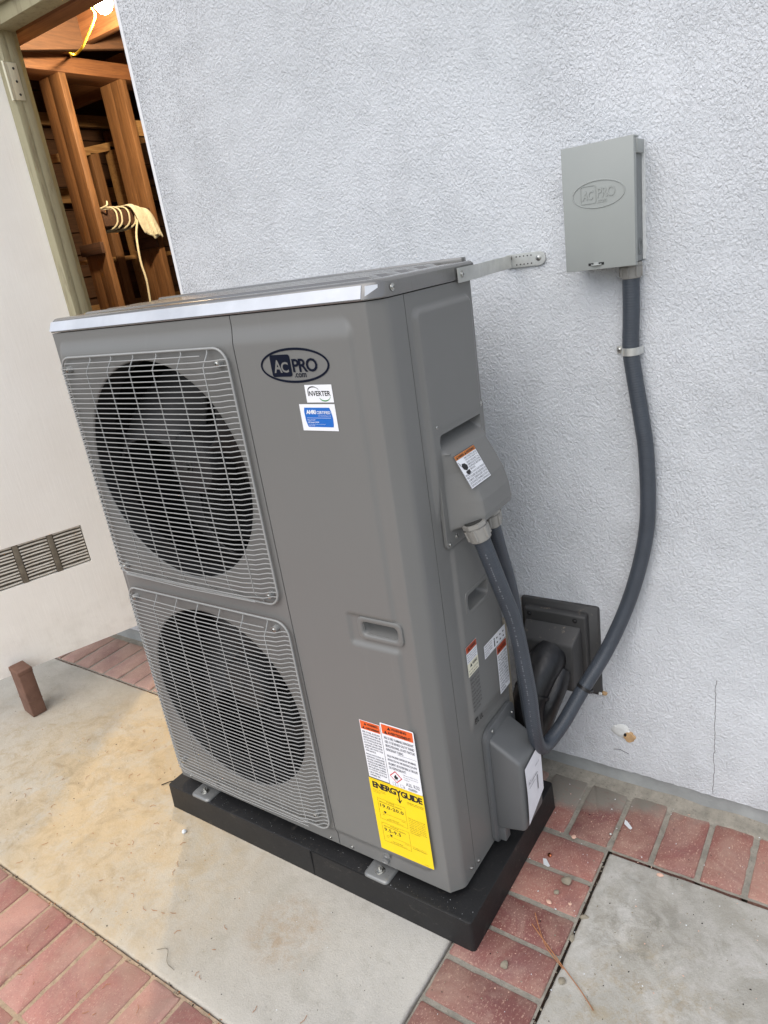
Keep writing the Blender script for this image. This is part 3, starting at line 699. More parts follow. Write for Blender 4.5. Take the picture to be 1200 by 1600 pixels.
# ================================================================== OUTDOOR UNIT
U = empty('heat_pump_unit', (-.45, .16, .081), 'tall grey outdoor heat pump unit with two wire fan grilles', 'outdoor unit')
W0, ZB, ZT, DEP, CX = -.916, .102, 1.402, .330, .025
XS = -.3168                               # seam between the fan panel and the service panel
def sm01(t): t = max(0, min(1, t)); return t*t*(3-2*t)
def raise_h(x, z):
    """0 on the border, 1 on the raised field of the front panels"""
    tx = min((x-(-.907))/.013, (-.030-x)/.014); tz = min((z-.138)/.022, (1.385-z)/.040)
    dx = max(0, 1-max(0, tx)); dz = max(0, 1-max(0, tz))
    # round the corners a little
    ex = min(x+.907, -.030-x); ez = min(z-.138, 1.385-z); R0 = .035
    t = 1-math.hypot(dx, dz)
    if ex < R0 and ez < R0:
        rr = R0-math.hypot(R0-max(0, ex), R0-max(0, ez)); t = min(t, rr/.014)
    h = sm01(t)
    # notch that runs in from the right to the handle
    nx = (x+.158)/.012; nz = min((z-.722)/.014, (.802-z)/.010)
    nt_ = 1-math.hypot(max(0, 1-max(0, nx)), max(0, 1-max(0, nz)))
    return h*(1-sm01(nt_))
YB = 0.0                                 # border sits 6 mm behind the raised field
# --- service panel (right part, wraps round the chamfered corner)
prof = []                                 # arc-length profile of the plan outline beyond x=0
key = [(-.006, YB), (-.0008, YB), (.0012, YB+.0012), (.0030, YB+.0034), (.0195, YB+.0225), (.0228, YB+.0275), (.0248, YB+.034), (.0250, YB+.038), (.025, .045), (.025, .055), (.025, .066), (.025, .0795)]
m = MB('paint'); P = []
xsl = [XS+.0012+(-.006-XS-.0012)*i/92 for i in range(93)]
nz = 330; zsl = [ZB+(ZT-ZB)*j/nz for j in range(nz+1)]
hx0, hx1, hz0, hz1 = -.119, -.031, .756, .782
for x in xsl:
    row = []
    for z in zsl:
        if hx0+.002 < x < hx1-.002 and hz0+.002 < z < hz1-.002: row.append(None); continue
        row.append((x, YB-.006*raise_h(x, z), z))
    P.append(row)
m.grid(P)
P = [[(x, y, z) for z in (ZB, ZB+.02, .6, 1.0, ZT-.02, ZT)] for x, y in key]; m.grid(P)
m.grid([[(key[-1][0], key[-1][1], z), (.019, key[-1][1]+.0005, z)] for z in (ZB, ZT)])
m.grid([[(XS+.0012, YB-.006*raise_h(-.3, z), z), (XS+.0012, .02, z)] for z in zsl], True)
m.grid([[(x, YB, ZB), (x, .03, ZB)] for x in (XS+.001, 0)]); m.poly([(-.004, YB+.004, ZB+.001), (.019, YB+.032, ZB+.001), (.019, .0795, ZB+.001), (-.004, .0795, ZB+.001)])
service = m.build('service_panel', U, angle=50)
# --- fan panel (left part, two round openings)
m = MB('paint')
xa, za, zb_ = -.888, .166, 1.34
xl = [W0+(xa-W0)*i/10 for i in range(11)]; zl = [ZB+(za-ZB)*i/18 for i in range(19)]; zu = [zb_+(ZT-zb_)*i/18 for i in range(19)]
xr = [xa+(XS-.0012-xa)*i/60 for i in range(61)]
zm_ = [za+(zb_-za)*i/40 for i in range(41)]
def fy(x, z):
    y = YB-.006*raise_h(x, z)
    return (x, y, z)
m.grid([[fy(x, z) for z in zl] for x in xl+xr[1:]]); m.grid([[fy(x, z) for z in zu] for x in xl+xr[1:]]); m.grid([[fy(x, z) for z in zm_] for x in xl])
C1, C2, RH = (-.613, 1.070), (-.613, .456), .262
# field with holes: strips joining a circle to the square around it
def holed(cx, cz, x0, x1, z0, z1, r, n=96):
    a0 = []
    for k in range(n):
        a = 2*math.pi*k/n; c, s_ = math.cos(a), math.sin(a)
        tt = min(((x1-cx)/c if c > 1e-9 else (x0-cx)/c if c < -1e-9 else 1e9), ((z1-cz)/s_ if s_ > 1e-9 else (z0-cz)/s_ if s_ < -1e-9 else 1e9))
        a0.append((cx+c*tt, cz+s_*tt))
    circ = [(cx+r*math.cos(2*math.pi*k/n), cz+r*math.sin(2*math.pi*k/n)) for k in range(n)]
    # move the nearest ray to each true corner
    for px, pz in ((x0, z0), (x0, z1), (x1, z0), (x1, z1)):
        k = min(range(n), key=lambda i: (a0[i][0]-px)**2+(a0[i][1]-pz)**2); a0[k] = (px, pz)
    rings = [[(x, -.006, z) for x, z in a0]]
    rings.append([(x, -.006, z) for x, z in circ])
    for rr, yy in ((r-.0025, -.0052), (r-.004, -.002)):
        rings.append([(cx+rr*math.cos(2*math.pi*k/n), yy, cz+rr*math.sin(2*math.pi*k/n)) for k in range(n)])
    m.use('paint'); m.loops(rings); m.use('black_in')
    m.loops([[(cx+rr*math.cos(2*math.pi*k/n), yy, cz+rr*math.sin(2*math.pi*k/n)) for k in range(n)] for rr, yy in ((r-.004, -.002), (r-.006, .008), (r-.006, .055))]); m.use('paint')
zmid = .764
holed(*C1, xa, XS-.0012, zmid, zb_, RH); holed(*C2, xa, XS-.0012, za, zmid, RH)
m.grid([[(XS-.0012, YB-.006*raise_h(-.3, z), z), (XS-.0012, .02, z)] for z in zsl])
m.grid([[(W0, YB+.003, z), (W0, .06, z)] for z in (ZB, ZT)], True)
fanp = m.build('fan_panel', U, angle=50)
m = MB('seam'); m.box((XS-.004, .014, ZB+.004), (XS+.004, .019, ZT-.002)); m.build('panel_seam', U)
# inside and back
m = MB('black_in'); m.box((-.905, .30, .13), (-.30, .31, 1.39)); m.box((-.34, .06, .13), (-.33, .30, 1.39)); m.box((-.905, .06, .13), (-.895, .30, 1.39))
m.box((-.905, .06, .757), (-.34, .30, .771)); m.box((-.905, .06, 1.38), (-.34, .30, 1.388)); m.box((-.905, .06, .128), (-.34, .30, .136))
m.build('inner_cabinet', U)
m = MB('venturi')
for k in range(70): m.box((-.89+k*.0078, .286, .14), (-.8895+k*.0078, .299, 1.37))
m.build('coil_fins', U)
# side panel with raised fields
def side_h(y, z):
    def fld(y0, y1, z0, z1, sl, zs, R0=.02):
        ty = min((y-y0)/sl, (y1-y)/sl); tz = min((z-z0)/zs, (z1-z)/sl)
        t = 1-math.hypot(max(0, 1-max(0, ty)), max(0, 1-max(0, tz))); ey = min(y-y0, y1-y); ez = z1-z
        if ey < R0 and ez < R0: t = min(t, (R0-math.hypot(R0-max(0, ey), R0-max(0, ez)))/sl)
        return sm01(t)
    return max(.0095*fld(.094, .314, .95, 1.376, .011, .12), .006*fld(.128, .322, .44, .915, .014, .05))
m = MB('paint'); P = []
ysl = [.0812+(DEP-.0812)*i/62 for i in range(63)]
for y in ysl:
    row = []
    for z in zsl:
        if (.170 < y < .258 and .744 < z < .776) or (.128 < y < .302 and .94 < z < 1.148): row.append(None); continue
        row.append((CX+side_h(y, z)-(.004 if y > DEP-.003 else 0), y, z))
    P.append(row)
m.grid(P)
m.grid([[(CX, .0812, z), (.018, .082, z)] for z in (ZB, ZT)])
m.grid([[(CX-.004, DEP, z), (-.01, DEP+.004, z)] for z in (ZB, ZT)])
m.box((-.915, DEP, ZB), (-.01, DEP+.004, ZT)); m.box((W0, .06, ZB), (W0+.003, DEP, ZT))
m.build('side_panel', U, angle=50)
m = MB('stone'); m.box((-.9, DEP+.005, ZB+.01), (.016, DEP+.036, .62), .004); m.build('coil_guard', U)
m = MB('seam'); m.box((.0175, .076, ZB+.002), (.0205, .086, ZT-.002)); m.build('panel_seam', U)
m = MB('paint'); m.box((-.908, .006, .094), (-.002, .326, .100)); m.box((-.002, .045, .094), (.018, .326, .100)); m.use('seam'); m.box((-.88, .03, .083), (-.02, .30, .094)); m.build('base_pan', U)
# lid
def lidring(o, z, front=None):
    pts = []
    f = front if front is not None else -o
    base = [(W0-o, DEP+.006+o), (W0-o, f+.006), (W0-o+.006, f), (-.002+o*.3, f), (.0185+o*.6, f+.0165), (CX+o, f+.033), (CX+o, DEP+.006+o)]
    return [(x, y, z) for x, y in base]
m = MB('lid')
m.loops([lidring(-.002, 1.4040, .002), lidring(.0025, 1.4040, -.0025), lidring(.0035, 1.4060, -.0035), lidring(.0030, 1.4285, .0075), lidring(.0005, 1.4325, .012), lidring(-.003, 1.4345, .016), lidring(-.03, 1.4345, .042), lidring(-.036, 1.4315, .048)], cap0=True, cap1=True)
for y0, y1 in ((.060, .100), (.118, .164), (.184, .230), (.250, .300)):
    m.hexa([(W0+.045, y0, 1.431), (-.020, y0, 1.431), (-.020, y1, 1.431), (W0+.045, y1, 1.431), (W0+.057, y0+.008, 1.4385), (-.036, y0+.008, 1.4385), (-.036, y1-.008, 1.4385), (W0+.057, y1-.008, 1.4385)], .002)
m.box((W0+.02, DEP-.018, 1.431), (.018, DEP+.002, 1.4425), .003)
lid = m.build('lid', U, recalc=True, angle=28)
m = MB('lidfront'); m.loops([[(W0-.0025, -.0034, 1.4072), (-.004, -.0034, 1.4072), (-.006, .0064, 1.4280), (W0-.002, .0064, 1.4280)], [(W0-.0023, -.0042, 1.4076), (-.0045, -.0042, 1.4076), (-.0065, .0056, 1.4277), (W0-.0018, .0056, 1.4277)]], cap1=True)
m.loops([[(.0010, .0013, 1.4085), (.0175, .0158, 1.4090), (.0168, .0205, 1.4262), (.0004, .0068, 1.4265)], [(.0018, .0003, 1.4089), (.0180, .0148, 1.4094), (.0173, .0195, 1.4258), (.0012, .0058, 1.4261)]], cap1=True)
m.build('lid_front_sheen', lid)  # overlay strips added to give the lid edge its painted sky sheen
def screw(loc, ax, parent, r=.0042, name='screw', mat='screw', slot=True):
    loc = Vector(loc); ax = Vector(ax); q = MB(mat); n = 18; u = ax.orthogonal().normalized(); v = ax.cross(u)
    rings = []
    for rr, h in ((1.5, -.0004), (1.5, .0006), (1.0, .0008), (.98, .0018), (.75, .0027), (.45, .0031)):
        rings.append([loc+ax*h+(u*math.cos(2*math.pi*k/n)+v*math.sin(2*math.pi*k/n))*rr*r for k in range(n)])
    q.loops(rings, cap1=True)
    if slot:
        q.use('galvdark'); q.poly([loc+ax*.0034+u*a_*r*.5+v*b_*r*.12 for a_, b_ in ((-1, -1), (1, -1), (1, 1), (-1, 1))]); q.poly([loc+ax*.00345+u*b_*r*.12+v*a_*r*.5 for a_, b_ in ((-1, -1), (-1, 1), (1, 1), (1, -1))])
    return q.build(name, parent, recalc=False)
screw((.030, .043, 1.418), (1, 0, 0), lid)
for loc in ((.0252, .062, .128), (.0252, .096, .118)): screw(loc, (1, 0, 0), U, .0034)
for x in (-.875, -.345, -.276): screw((x, YB-.0002, .112), (0, -1, 0), U, .003)

# --- fan grilles
def grille(x0, x1, z0, z1, name='fan_grille'):
    q = MB('wire')
    fr = [(x, -.014, z) for x, z in rrect(x0, x1, z0, z1, .034, 7)]
    q.tube(fr, 0.0026, 8, 0, True)
    n = int((z1-z0-.022)/.01125); dz = (z1-z0-.022)/n
    for k in range(n+1):
        z = z0+.011+k*dz; e = min(z-z0, z1-z); ins = 0
        if e < .034: ins = .034-math.sqrt(max(0, .034**2-(.034-e)**2))
        a, b = x0+ins, x1-ins
        if k == n or k == 0: a += .035; b -= .045
        L = [(a, -.012, z), (a+.010, -.0125, z), (x0+.026+ins*.5, -.030, z), (x0+.05, -.0345, z), ((a+b)/2, -.0365, z), (x1-.075, -.0345, z), (x1-.052, -.0285, z), (x1-.030, -.026, z), (x1-.014-ins*.5, -.0135, z), (b, -.012, z)]
        if k in (0, n): L = [(a, -.030, z), ((a+b)/2, -.0355, z), (b, -.030, z)]
        L.sort(key=lambda p: p[0])
        q.tube([(p[0], p[1]-.003, p[2]) for p in L], .0013, 6, 0)
    for i in range(6):
        x = -.773+.0778*i
        q.tube([(x, -.011, z0), (x, -.012, z0+.008), (x+.004, -.028, z0+.022), (x, -.0325, z0+.034), (x, -.0335, (z0+z1)/2), (x, -.0325, z1-.034), (x+.004, -.028, z1-.022), (x, -.014, z1-.008), (x, -.0135, z1)], .0015, 6)
    return q.build(name, U, angle=60)
g1 = grille(-.893, -.3325, .785, 1.346); g2 = grille(-.893, -.3245, .152, .744)
for g_, pts in ((g1, ((-.871, 1.318), (-.360, 1.316), (-.871, .808), (-.358, .808))), (g2, ((-.871, .716), (-.366, .733-.012), (-.871, .182), (-.364, .190)))):
    for x, z in pts:
        s_ = screw((x, -.0175, z), (0, -1, 0), g_, .0045); 
        q = MB('wire'); q.cyl((x, -.005, z), (x, -.0175, z), .0075, n=16); q.build('spacer', g_)
# --- fans
def fan(cx, cz, rot):
    q = MB('fan'); q.loops([[(cx+r*math.cos(2*math.pi*k/36), y, cz+r*math.sin(2*math.pi*k/36)) for k in range(36)] for r, y in ((.078, .16), (.078, .075), (.070, .062), (.040, .056), (.016, .055))], cap1=True)
    f = q.build('fan', U, angle=40)
    for b in range(3):
        a0 = rot+b*2*math.pi/3; P = []; nr, na = 14, 16
        for i in range(nr+1):
            t = i/nr; r = .070+(.245-.070)*t; row = []
            sweep = .25+.55*t*t; wid = .95+.35*math.sin(t*math.pi*.8)
            for j in range(na+1):
                s_ = j/na; a = a0+sweep-wid*s_; y = .066+.075*s_+.012*math.sin(s_*math.pi)-.02*t*(1-s_)
                rr = r-(.03*(s_-.2)**2 if i == nr else 0); row.append((cx+rr*math.cos(a), y, cz+rr*math.sin(a)))
            P.append(row)
        qb = MB('fan'); qb.grid(P, True); o = qb.build('blade', f, angle=60); so_ = o.modifiers.new('sol', 'SOLIDIFY'); so_.thickness = .0035
    q = MB('galvdark'); q.cyl((cx, .055, cz), (cx, .046, cz), .009, .008, 6, True); q.cyl((cx, .0555, cz), (cx, .053, cz), .015, n=20); q.build('hub_nut', f)
fan(*C1, .25); fan(*C2, 1.2)

# --- front handle
m = MB('paint')
def hr(x0, x1, z0, z1, r, y): return [(x, y, z) for x, z in rrect(x0, x1, z0, z1, r, 6)]
m.loops([hr(-.131, -.021, .742, .796, .014, .001), hr(-.130, -.022, .743, .795, .013, -.0040), hr(-.128, -.024, .745, .793, .012, -.0052), hr(-.121, -.031, .752, .786, .010, -.0052), hr(-.119, -.033, .754, .784, .010, -.003), hr(-.117, -.035, .757, .782, .009, .018), hr(-.110, -.042, .762, .777, .006, .028)], cap1=True)
m.build('front_handle', U, angle=45)
# --- side handle
m = MB('paint')
def hs(y0, y1, z0, z1, r, x): return [(x, y, z) for y, z in rrect(y0, y1, z0, z1, r, 6)]
m.loops([hs(.158, .268, .732, .790, .014, .029), hs(.159, .267, .733, .789, .014, .0322), hs(.163, .263, .737, .785, .012, .0328), hs(.169, .259, .742, .779, .010, .0315), hs(.172, .256, .746, .774, .009, .012), hs(.178, .250, .752, .768, .006, .004)], cap1=True)
m.build('side_handle', U, angle=45)
# --- electrical cover (upper side)
m = MB('paint')
m.loops([hs(.112, .316, .908, 1.168, .012, .0265), hs(.112, .316, .908, 1.168, .012, .0325), hs(.1128, .3152, .909, 1.167, .0115, .0333), hs(.126, .304, .928, 1.150, .004, .0333)])
ECp = m.build('electrical_cover', U, angle=40)
def ec_x(y, z):
    top, zs = 1.137, 1.098
    sy = min(sm01((y-.1265)/(.040 if z < 1.06 else .04-.02*(z-1.06)/.04)), sm01((.3035-y)/.022))
    if z <= zs:
        b = [(.942, .0335), (.944, .060), (.949, .084), (.957, .0935), (.970, .0965), (1.000, .0935), (1.033, .0835), (1.065, .0670), (1.098, .0475)]
        for (z0, x0), (z1, x1) in zip(b, b[1:]):
            if z0 <= z <= z1: xb = x0+(x1-x0)*(z-z0)/(z1-z0); break
        else: xb = .0335
        return .0335+(xb-.0335)*sy
    # pocket: floor falls inwards from the top of the bulge, steep wall back up to the flange
    py = min(sm01((y-.131)/.006), sm01((.298-y)/.006)); py = min(py, 1)
    t = (z-zs)/(top-zs); cor = 1-sm01((math.hypot(max(0, .143-y), max(0, z-1.125))-.008)/.006) if y < .143 and z > 1.125 else 1
    xf = .0475+(-.012-.0475)*min(1, t*1.02) if t < 1 else .0335
    edge = .0335+(.0475-.0335)*sy*max(0, 1-t*3)
    if z > top: return .0335
    return edge+(xf-edge)*py*cor
m = MB('paint'); ya = [.126+(.304-.126)*i/89 for i in range(90)]; zc = [.928, .940, .9419]+[.9425+(1.150-.9425)*j/130 for j in range(131)]
m.grid([[(ec_x(y, z), y, z) for z in zc] for y in ya]); m.build('moulded_scoop', ECp, angle=50)
for y, z in ((.122, 1.156), (.305, 1.156), (.122, .918), (.150, .925)): screw((.0335, y, z), (1, 0, 0), ECp, .0034)
# --- valve cover (lower side)
m = MB('cover')
m.loops([hs(.170, .326, .094, .425, .03, .026), hs(.170, .326, .094, .425, .03, .0345), hs(.171, .325, .095, .424, .029, .0352)], cap1=True)
m.build('valve_cover', U, angle=40)
VC = [o for o in U.children if o.name.startswith('valve_cover')][0]
m = MB('cover'); m.hexa([(.030, .186, .135), (.108, .186, .155), (.108, .296, .155), (.030, .300, .135), (.030, .186, .400), (.110, .188, .352), (.110, .296, .352), (.030, .300, .400)], .010, 3); m.hexa([(.030, .19, .10), (.052, .19, .10), (.052, .215, .10), (.030, .215, .10), (.030, .19, .16), (.052, .19, .16), (.052, .215, .16), (.030, .215, .16)], .003)
m.build('cover_box', VC, angle=40)
screw((.0352, .206, .410), (1, 0, 0), VC, .0030); screw((.0352, .310, .392), (1, 0, 0), VC, .0030)

# --- mounting feet
def foot(x0, x1):
    q = MB('bracket'); xc = (x0+x1)/2
    q.loops([[(x, y, z) for x, y in rrect(x0+o, x1-o, -.037+o, .06-o, .012, 5)] for z, o in ((.0812, 0), (.0835, 0), (.0865, .0022), (.0885, .005))], cap1=True)
    f = q.build('foot_bracket', U, angle=60)
    q = MB('screw'); q.cyl((xc, -.012, .0885), (xc, -.012, .0905), .0125, n=24, bev=.0005); q.cyl((xc, -.012, .0905), (xc, -.012, .097), .0078, n=6, bev=.0008); q.cyl((xc, -.012, .097), (xc, -.012, .102), .0042, n=12, bev=.0005)
    q.build('bolt', f, recalc=True)
foot(-.846, -.772); foot(-.224, -.152)
for x_, z_ in ((-.750, .1500), (-.758, .1290), (-.164, .1420), (-.172, .1200)):
    q = MB('bracket'); n_ = 24; q.loops([[(x_+r_*math.cos(2*math.pi*k/n_), y_, z_+r_*math.sin(2*math.pi*k/n_)*.8) for k in range(n_)] for r_, y_ in ((.0105, .0005), (.0095, -.0072), (.0065, -.0078), (.0055, -.0066))], cap1=True); q.build('raised_disc', U)  # pale raised discs on the panel above each foot

# ================================================================== LABELS ON THE UNIT
def fr_front(u, v, l): return (u, -.0066-l, v)
def fr_side(u, v, l): return (CX+.0068+l, u, v)
rnd = random.Random(3)
def para(mb, mat, lines, fr, u0, u1, vtop, lh, hgt, bold=.012, lift=.0006, last=.6):
    for i, s_ in enumerate(lines):
        wd = (u1-u0)*(last if i == len(lines)-1 else 1.0)
        put_text(mb, mat, s_, fr, u0, vtop-(i+1)*lh+(lh-hgt)/2, wd, hgt, bold, lift)
def logo(mb, fr, cx, cz, wid, hei, mat, raised=None):
    A, B = wid/2, hei/2; tk = wid*.026; n = 72; L = raised or 0
    ro = [(cx+A*math.cos(2*math.pi*k/n), cz+B*math.sin(2*math.pi*k/n)) for k in range(n)]
    ri = [(cx+(A-tk)*math.cos(2*math.pi*k/n), cz+(B-tk)*math.sin(2*math.pi*k/n)) for k in range(n)]
    mb.use(mat)
    if raised: 
        mb.loops([[Vector(fr(*p, 0)) for p in ro], [Vector(fr(*p, raised)) for p in [(cx+(A-tk*.3)*math.cos(2*math.pi*k/n), cz+(B-tk*.3)*math.sin(2*math.pi*k/n)) for k in range(n)]], [Vector(fr(*p, raised)) for p in [(cx+(A-tk*.8)*math.cos(2*math.pi*k/n), cz+(B-tk*.8)*math.sin(2*math.pi*k/n)) for k in range(n)]], [Vector(fr(*p, 0)) for p in ri]])
    else: mb.loops([[Vector(fr(*p, .0003)) for p in ro], [Vector(fr(*p, .0003)) for p in ri]])
LG = MB('ink_navy')
fr = fr_front
logo(LG, fr, -.1715, 1.305, .165, .064, 'ink_navy')
bx0, bx1, bz0, bz1 = -.2280, -.1790, 1.285, 1.3255
polyf(LG, 'ink_navy', fr, rrect(bx0, bx1, bz0, bz1, .005, 4), .0003)
put_text(LG, 'paint', 'A', fr, -.2215, 1.2925, .020, .0235, .02, .0006); put_text(LG, 'paint', 'C', fr, -.2035, 1.2925, .018, .0195, .02, .0006)
put_text(LG, 'ink_navy', 'PRO', fr, -.1755, 1.2925, .059, .0245, .022, .0004, 0, 0, .86)
put_text(LG, 'ink_navy', '.com', fr, -.1740, 1.2830, .028, .0078, .012, .0004)
o = LG.build('logo', U); o['label'] = 'navy oval logo with a filled square on its left'
# inverter label
m = MB('white'); rectf(m, 'white', fr, -.1555, 1.2365, -.0925, 1.2690, .0003); L1 = m.build('inverter_label', U)
m = MB('ink'); put_text(m, 'ink', 'INVERTER', fr, -.1500, 1.2485, .0525, .0092, .02, .0006)
def arc(mb, mat, fr, cx, cz, rx, rz, a0, a1, tk, lift, n=16):
    for k in range(n):
        t0, t1 = k/n, (k+1)/n; A0, A1 = rad(a0+(a1-a0)*t0), rad(a0+(a1-a0)*t1)
        w0, w1 = tk*math.sin(math.pi*min(.85, t0+.1)), tk*math.sin(math.pi*min(.85, t1+.1))
        polyf(mb, mat, fr, [(cx+(rx+w0)*math.cos(A0), cz+(rz+w0)*math.sin(A0)), (cx+(rx+w1)*math.cos(A1), cz+(rz+w1)*math.sin(A1)), (cx+rx*math.cos(A1), cz+rz*math.sin(A1)), (cx+rx*math.cos(A0), cz+rz*math.sin(A0))][::-1], lift)
arc(m, 'ink', fr, -.1360, 1.2575, .0125, .0070, 190, 20, .0022, .0006); arc(m, 'green', fr, -.1120, 1.2475, .0125, .0070, 200, 360, .0022, .0006)
m.build('lettering', L1)
# certified label
m = MB('white'); rectf(m, 'white', fr, -.1765, 1.1835, -.0925, 1.2335, .0003); L2 = m.build('certified_label', U)
m = MB('blue')
polyf(m, 'blue', fr, [(-.1655, 1.2270), (-.1670, 1.2180), (-.1660, 1.2020), (-.1630, 1.1915), (-.1610, 1.1905), (-.1030, 1.1905), (-.1015, 1.1960), (-.1010, 1.2080), (-.1035, 1.2210), (-.1060, 1.2270)], .0005)
put_text(m, 'white', 'AHRI', fr, -.1620, 1.2150, .0230, .0078, .05, .0009); put_text(m, 'white', 'CERTIFIED', fr, -.1370, 1.2150, .0320, .0058, .015, .0009)
put_text(m, 'white', 'www.ahridirectory.org', fr, -.1350, 1.2105, .0300, .0022, .0, .0009)
rectf(m, 'white', fr, -.1620, 1.2075, -.1055, 1.2080, .0009)
put_text(m, 'white', 'Unitary Small HP', fr, -.1620, 1.2025, .0190, .0024, .02, .0009); put_text(m, 'white', 'AHRI Standard 210/240', fr, -.1620, 1.1985, .0270, .0024, .02, .0009)
put_text(m, 'white', 'Certification applies only when the complete system', fr, -.1620, 1.1950, .0420, .0017, .0, .0009); put_text(m, 'white', 'is listed with AHRI.', fr, -.1620, 1.1925, .0160, .0017, .0, .0009)
m.build('lettering', L2)
def tri(mb, mat, fr, u, v, h, lift):
    polyf(mb, mat, fr, [(u, v), (u+h*1.1, v), (u+h*.55, v+h)], lift)
# narrow warning label
m = MB('white'); rectf(m, 'white', fr, -.1715, .3760, -.1165, .5310, .0003); L3 = m.build('warning_label', U); L3['label'] = 'narrow warning label, left of the two above the yellow one'
m = MB('orange'); rectf(m, 'orange', fr, -.1700, .5075, -.1180, .5298, .0005)
tri(m, 'ink', fr, -.1600, .5200, .0065, .0008); put_text(m, 'ink', 'WARNING', fr, -.1510, .5200, .0280, .0060, .03, .0008)
tri(m, 'ink', fr, -.1660, .5100, .0065, .0008); put_text(m, 'ink', 'AVERTISSEMENT', fr, -.1570, .5100, .0370, .0055, .03, .0008)
T1 = ['RISK OF FIRE. AUXILIARY', 'DEVICES WHICH MAY BE', 'IGNITION SOURCES SHALL', 'NOT BE INSTALLED IN THE', 'DUCTWORK OTHER THAN', 'AUXILIARY DEVICES LISTED', 'FOR USE WITH THE', 'APPLIANCE.']
T2 = ["RISQUE D'INCENDIE. LES", 'DISPOSITIFS AUXILIAIRES', 'POUVANT CONSTITUER DES', 'SOURCES D INFLAMMATION', 'NE DOIVENT PAS ETRE', 'INSTALLES DANS LE RESEAU', 'DE CONDUITS, AUTRES QUE', "CEUX PREVUS POUR", "L'APPAREIL VISE."]
para(m, 'inkgrey', T1, fr, -.1680, -.1200, .5045, .0072, .0046, .02, .0006); para(m, 'inkgrey', T2, fr, -.1680, -.1200, .4440, .0072, .0046, .02, .0006)
m.build('lettering', L3)
# wide warning label
m = MB('white'); polyf(m, 'white', fr, rrect(-.1150, -.0295, .3735, .5405, .003, 3), .0007); L4 = m.build('warning_label', U); L4['label'] = 'wide warning label with a red diamond flame symbol'
m = MB('orange'); rectf(m, 'orange', fr, -.1120, .5125, -.0325, .5375, .0009)
tri(m, 'ink', fr, -.0970, .5265, .0080, .0012); put_text(m, 'ink', 'WARNING', fr, -.0870, .5270, .0390, .0072, .03, .0012)
tri(m, 'ink', fr, -.1070, .5145, .0080, .0012); put_text(m, 'ink', 'AVERTISSEMENT', fr, -.0970, .5150, .0590, .0072, .03, .0012)
T3 = ['RISK OF FIRE. FLAMMABLE REFRIGERANT', 'USED. TO BE REPAIRED ONLY BY TRAINED', 'SERVICE PERSONNEL. DO NOT PUNCTURE', 'REFRIGERANT TUBING.']
T4 = ["RISQUE D'INCENDIE. REFRIGERANT INFLAMMABLE.", 'REPARATION PAR UNE PERSONNE QUALIFIEE', 'SEULEMENT. NE PAS PERFORER LA TUBULURE', 'DE REFRIGERANT.']
para(m, 'inkgrey', T3, fr, -.1090, -.0340, .5085, .0105, .0068, .02, .0010); rectf(m, 'inkgrey', fr, -.0800, .4655, -.0325, .4662, .0010); para(m, 'inkgrey', T4, fr, -.1090, -.0340, .4600, .0105, .0068, .02, .0010)
dc = (-.0945, .4010); 
def dia(r, lift, mat): polyf(m, mat, fr, [(dc[0]-r, dc[1]), (dc[0], dc[1]-r), (dc[0]+r, dc[1]), (dc[0], dc[1]+r)], lift)
dia(.0165, .0010, 'red'); dia(.0135, .0012, 'white')
polyf(m, 'ink', fr, [(dc[0]-.0035, dc[1]-.005), (dc[0]+.003, dc[1]-.0055), (dc[0]+.006, dc[1]-.001), (dc[0]+.0045, dc[1]+.003), (dc[0]+.003, dc[1]+.001), (dc[0]+.001, dc[1]+.0075), (dc[0]-.003, dc[1]+.003), (dc[0]-.0042, dc[1]+.0008), (dc[0]-.0052, dc[1]-.001)], .0014)
rectf(m, 'ink', fr, dc[0]-.005, dc[1]-.0075, dc[0]+.005, dc[1]-.0066, .0014)
para(m, 'inkgrey', ['Refrigerant Safety Group', 'Groupe de securite du', 'refrigerant'], fr, -.0740, -.0370, .4170, .0060, .0036, 0, .0010, .4)
put_text(m, 'inkgrey', 'A2L R32', fr, -.0700, .3865, .0350, .0095, .01, .0010)
outline(m, 'inkgrey', fr, -.1060, .3765, -.0990, .3845, .0005, .0010); outline(m, 'inkgrey', fr, -.0990, .3765, -.0920, .3845, .0005, .0010)
outline(m, 'inkgrey', fr, -.0860, .3765, -.0780, .3845, .0005, .0010); polyf(m, 'inkgrey', fr, [(-.0770, .3765), (-.0745, .3765), (-.0757, .3835)], .0010)
pts = [Vector(fr(-.058+.012*math.cos(t*.4)+.004, .3800+.003*math.sin(t*.4), .0011)) for t in range(16)]; m.use('inkgrey'); m.tube(pts, .0003, 4); put_text(m, 'inkgrey', 'CAMERE', fr, -.0640, .3785, .0200, .0030, .02, .0011, 0, .3)
m.build('lettering', L4)
# energy guide
m = MB('yellow'); rectf(m, 'yellow', fr, -.1735, .1640, -.0290, .3735, .0011); L5 = m.build('energy_label', U)
m = MB('ink'); l5 = .0014
para(m, 'ink', ['U.S. Government      Federal law prohibits removal of this label before consumer purchase.'], fr, -.1700, -.0330, .3722, .0035, .0018, 0, l5, 1)
put_text(m, 'ink', 'ENERG', fr, -.1655, .3480, .0640, .0180, .045, l5, 0, 0, .88); put_text(m, 'ink', 'GUIDE', fr, -.0890, .3480, .0560, .0180, .045, l5, 0, 0, .88)
put_text(m, 'ink', 'Y', fr, -.1035, .3480, .0170, .0180, .045, l5)
rectf(m, 'ink', fr, -.0965, .3330, -.0935, .3500, l5); polyf(m, 'ink', fr, [(-.1020, .3395), (-.0950, .3270), (-.0880, .3395), (-.0890, .3405), (-.0950, .3330), (-.1010, .3405)], l5)
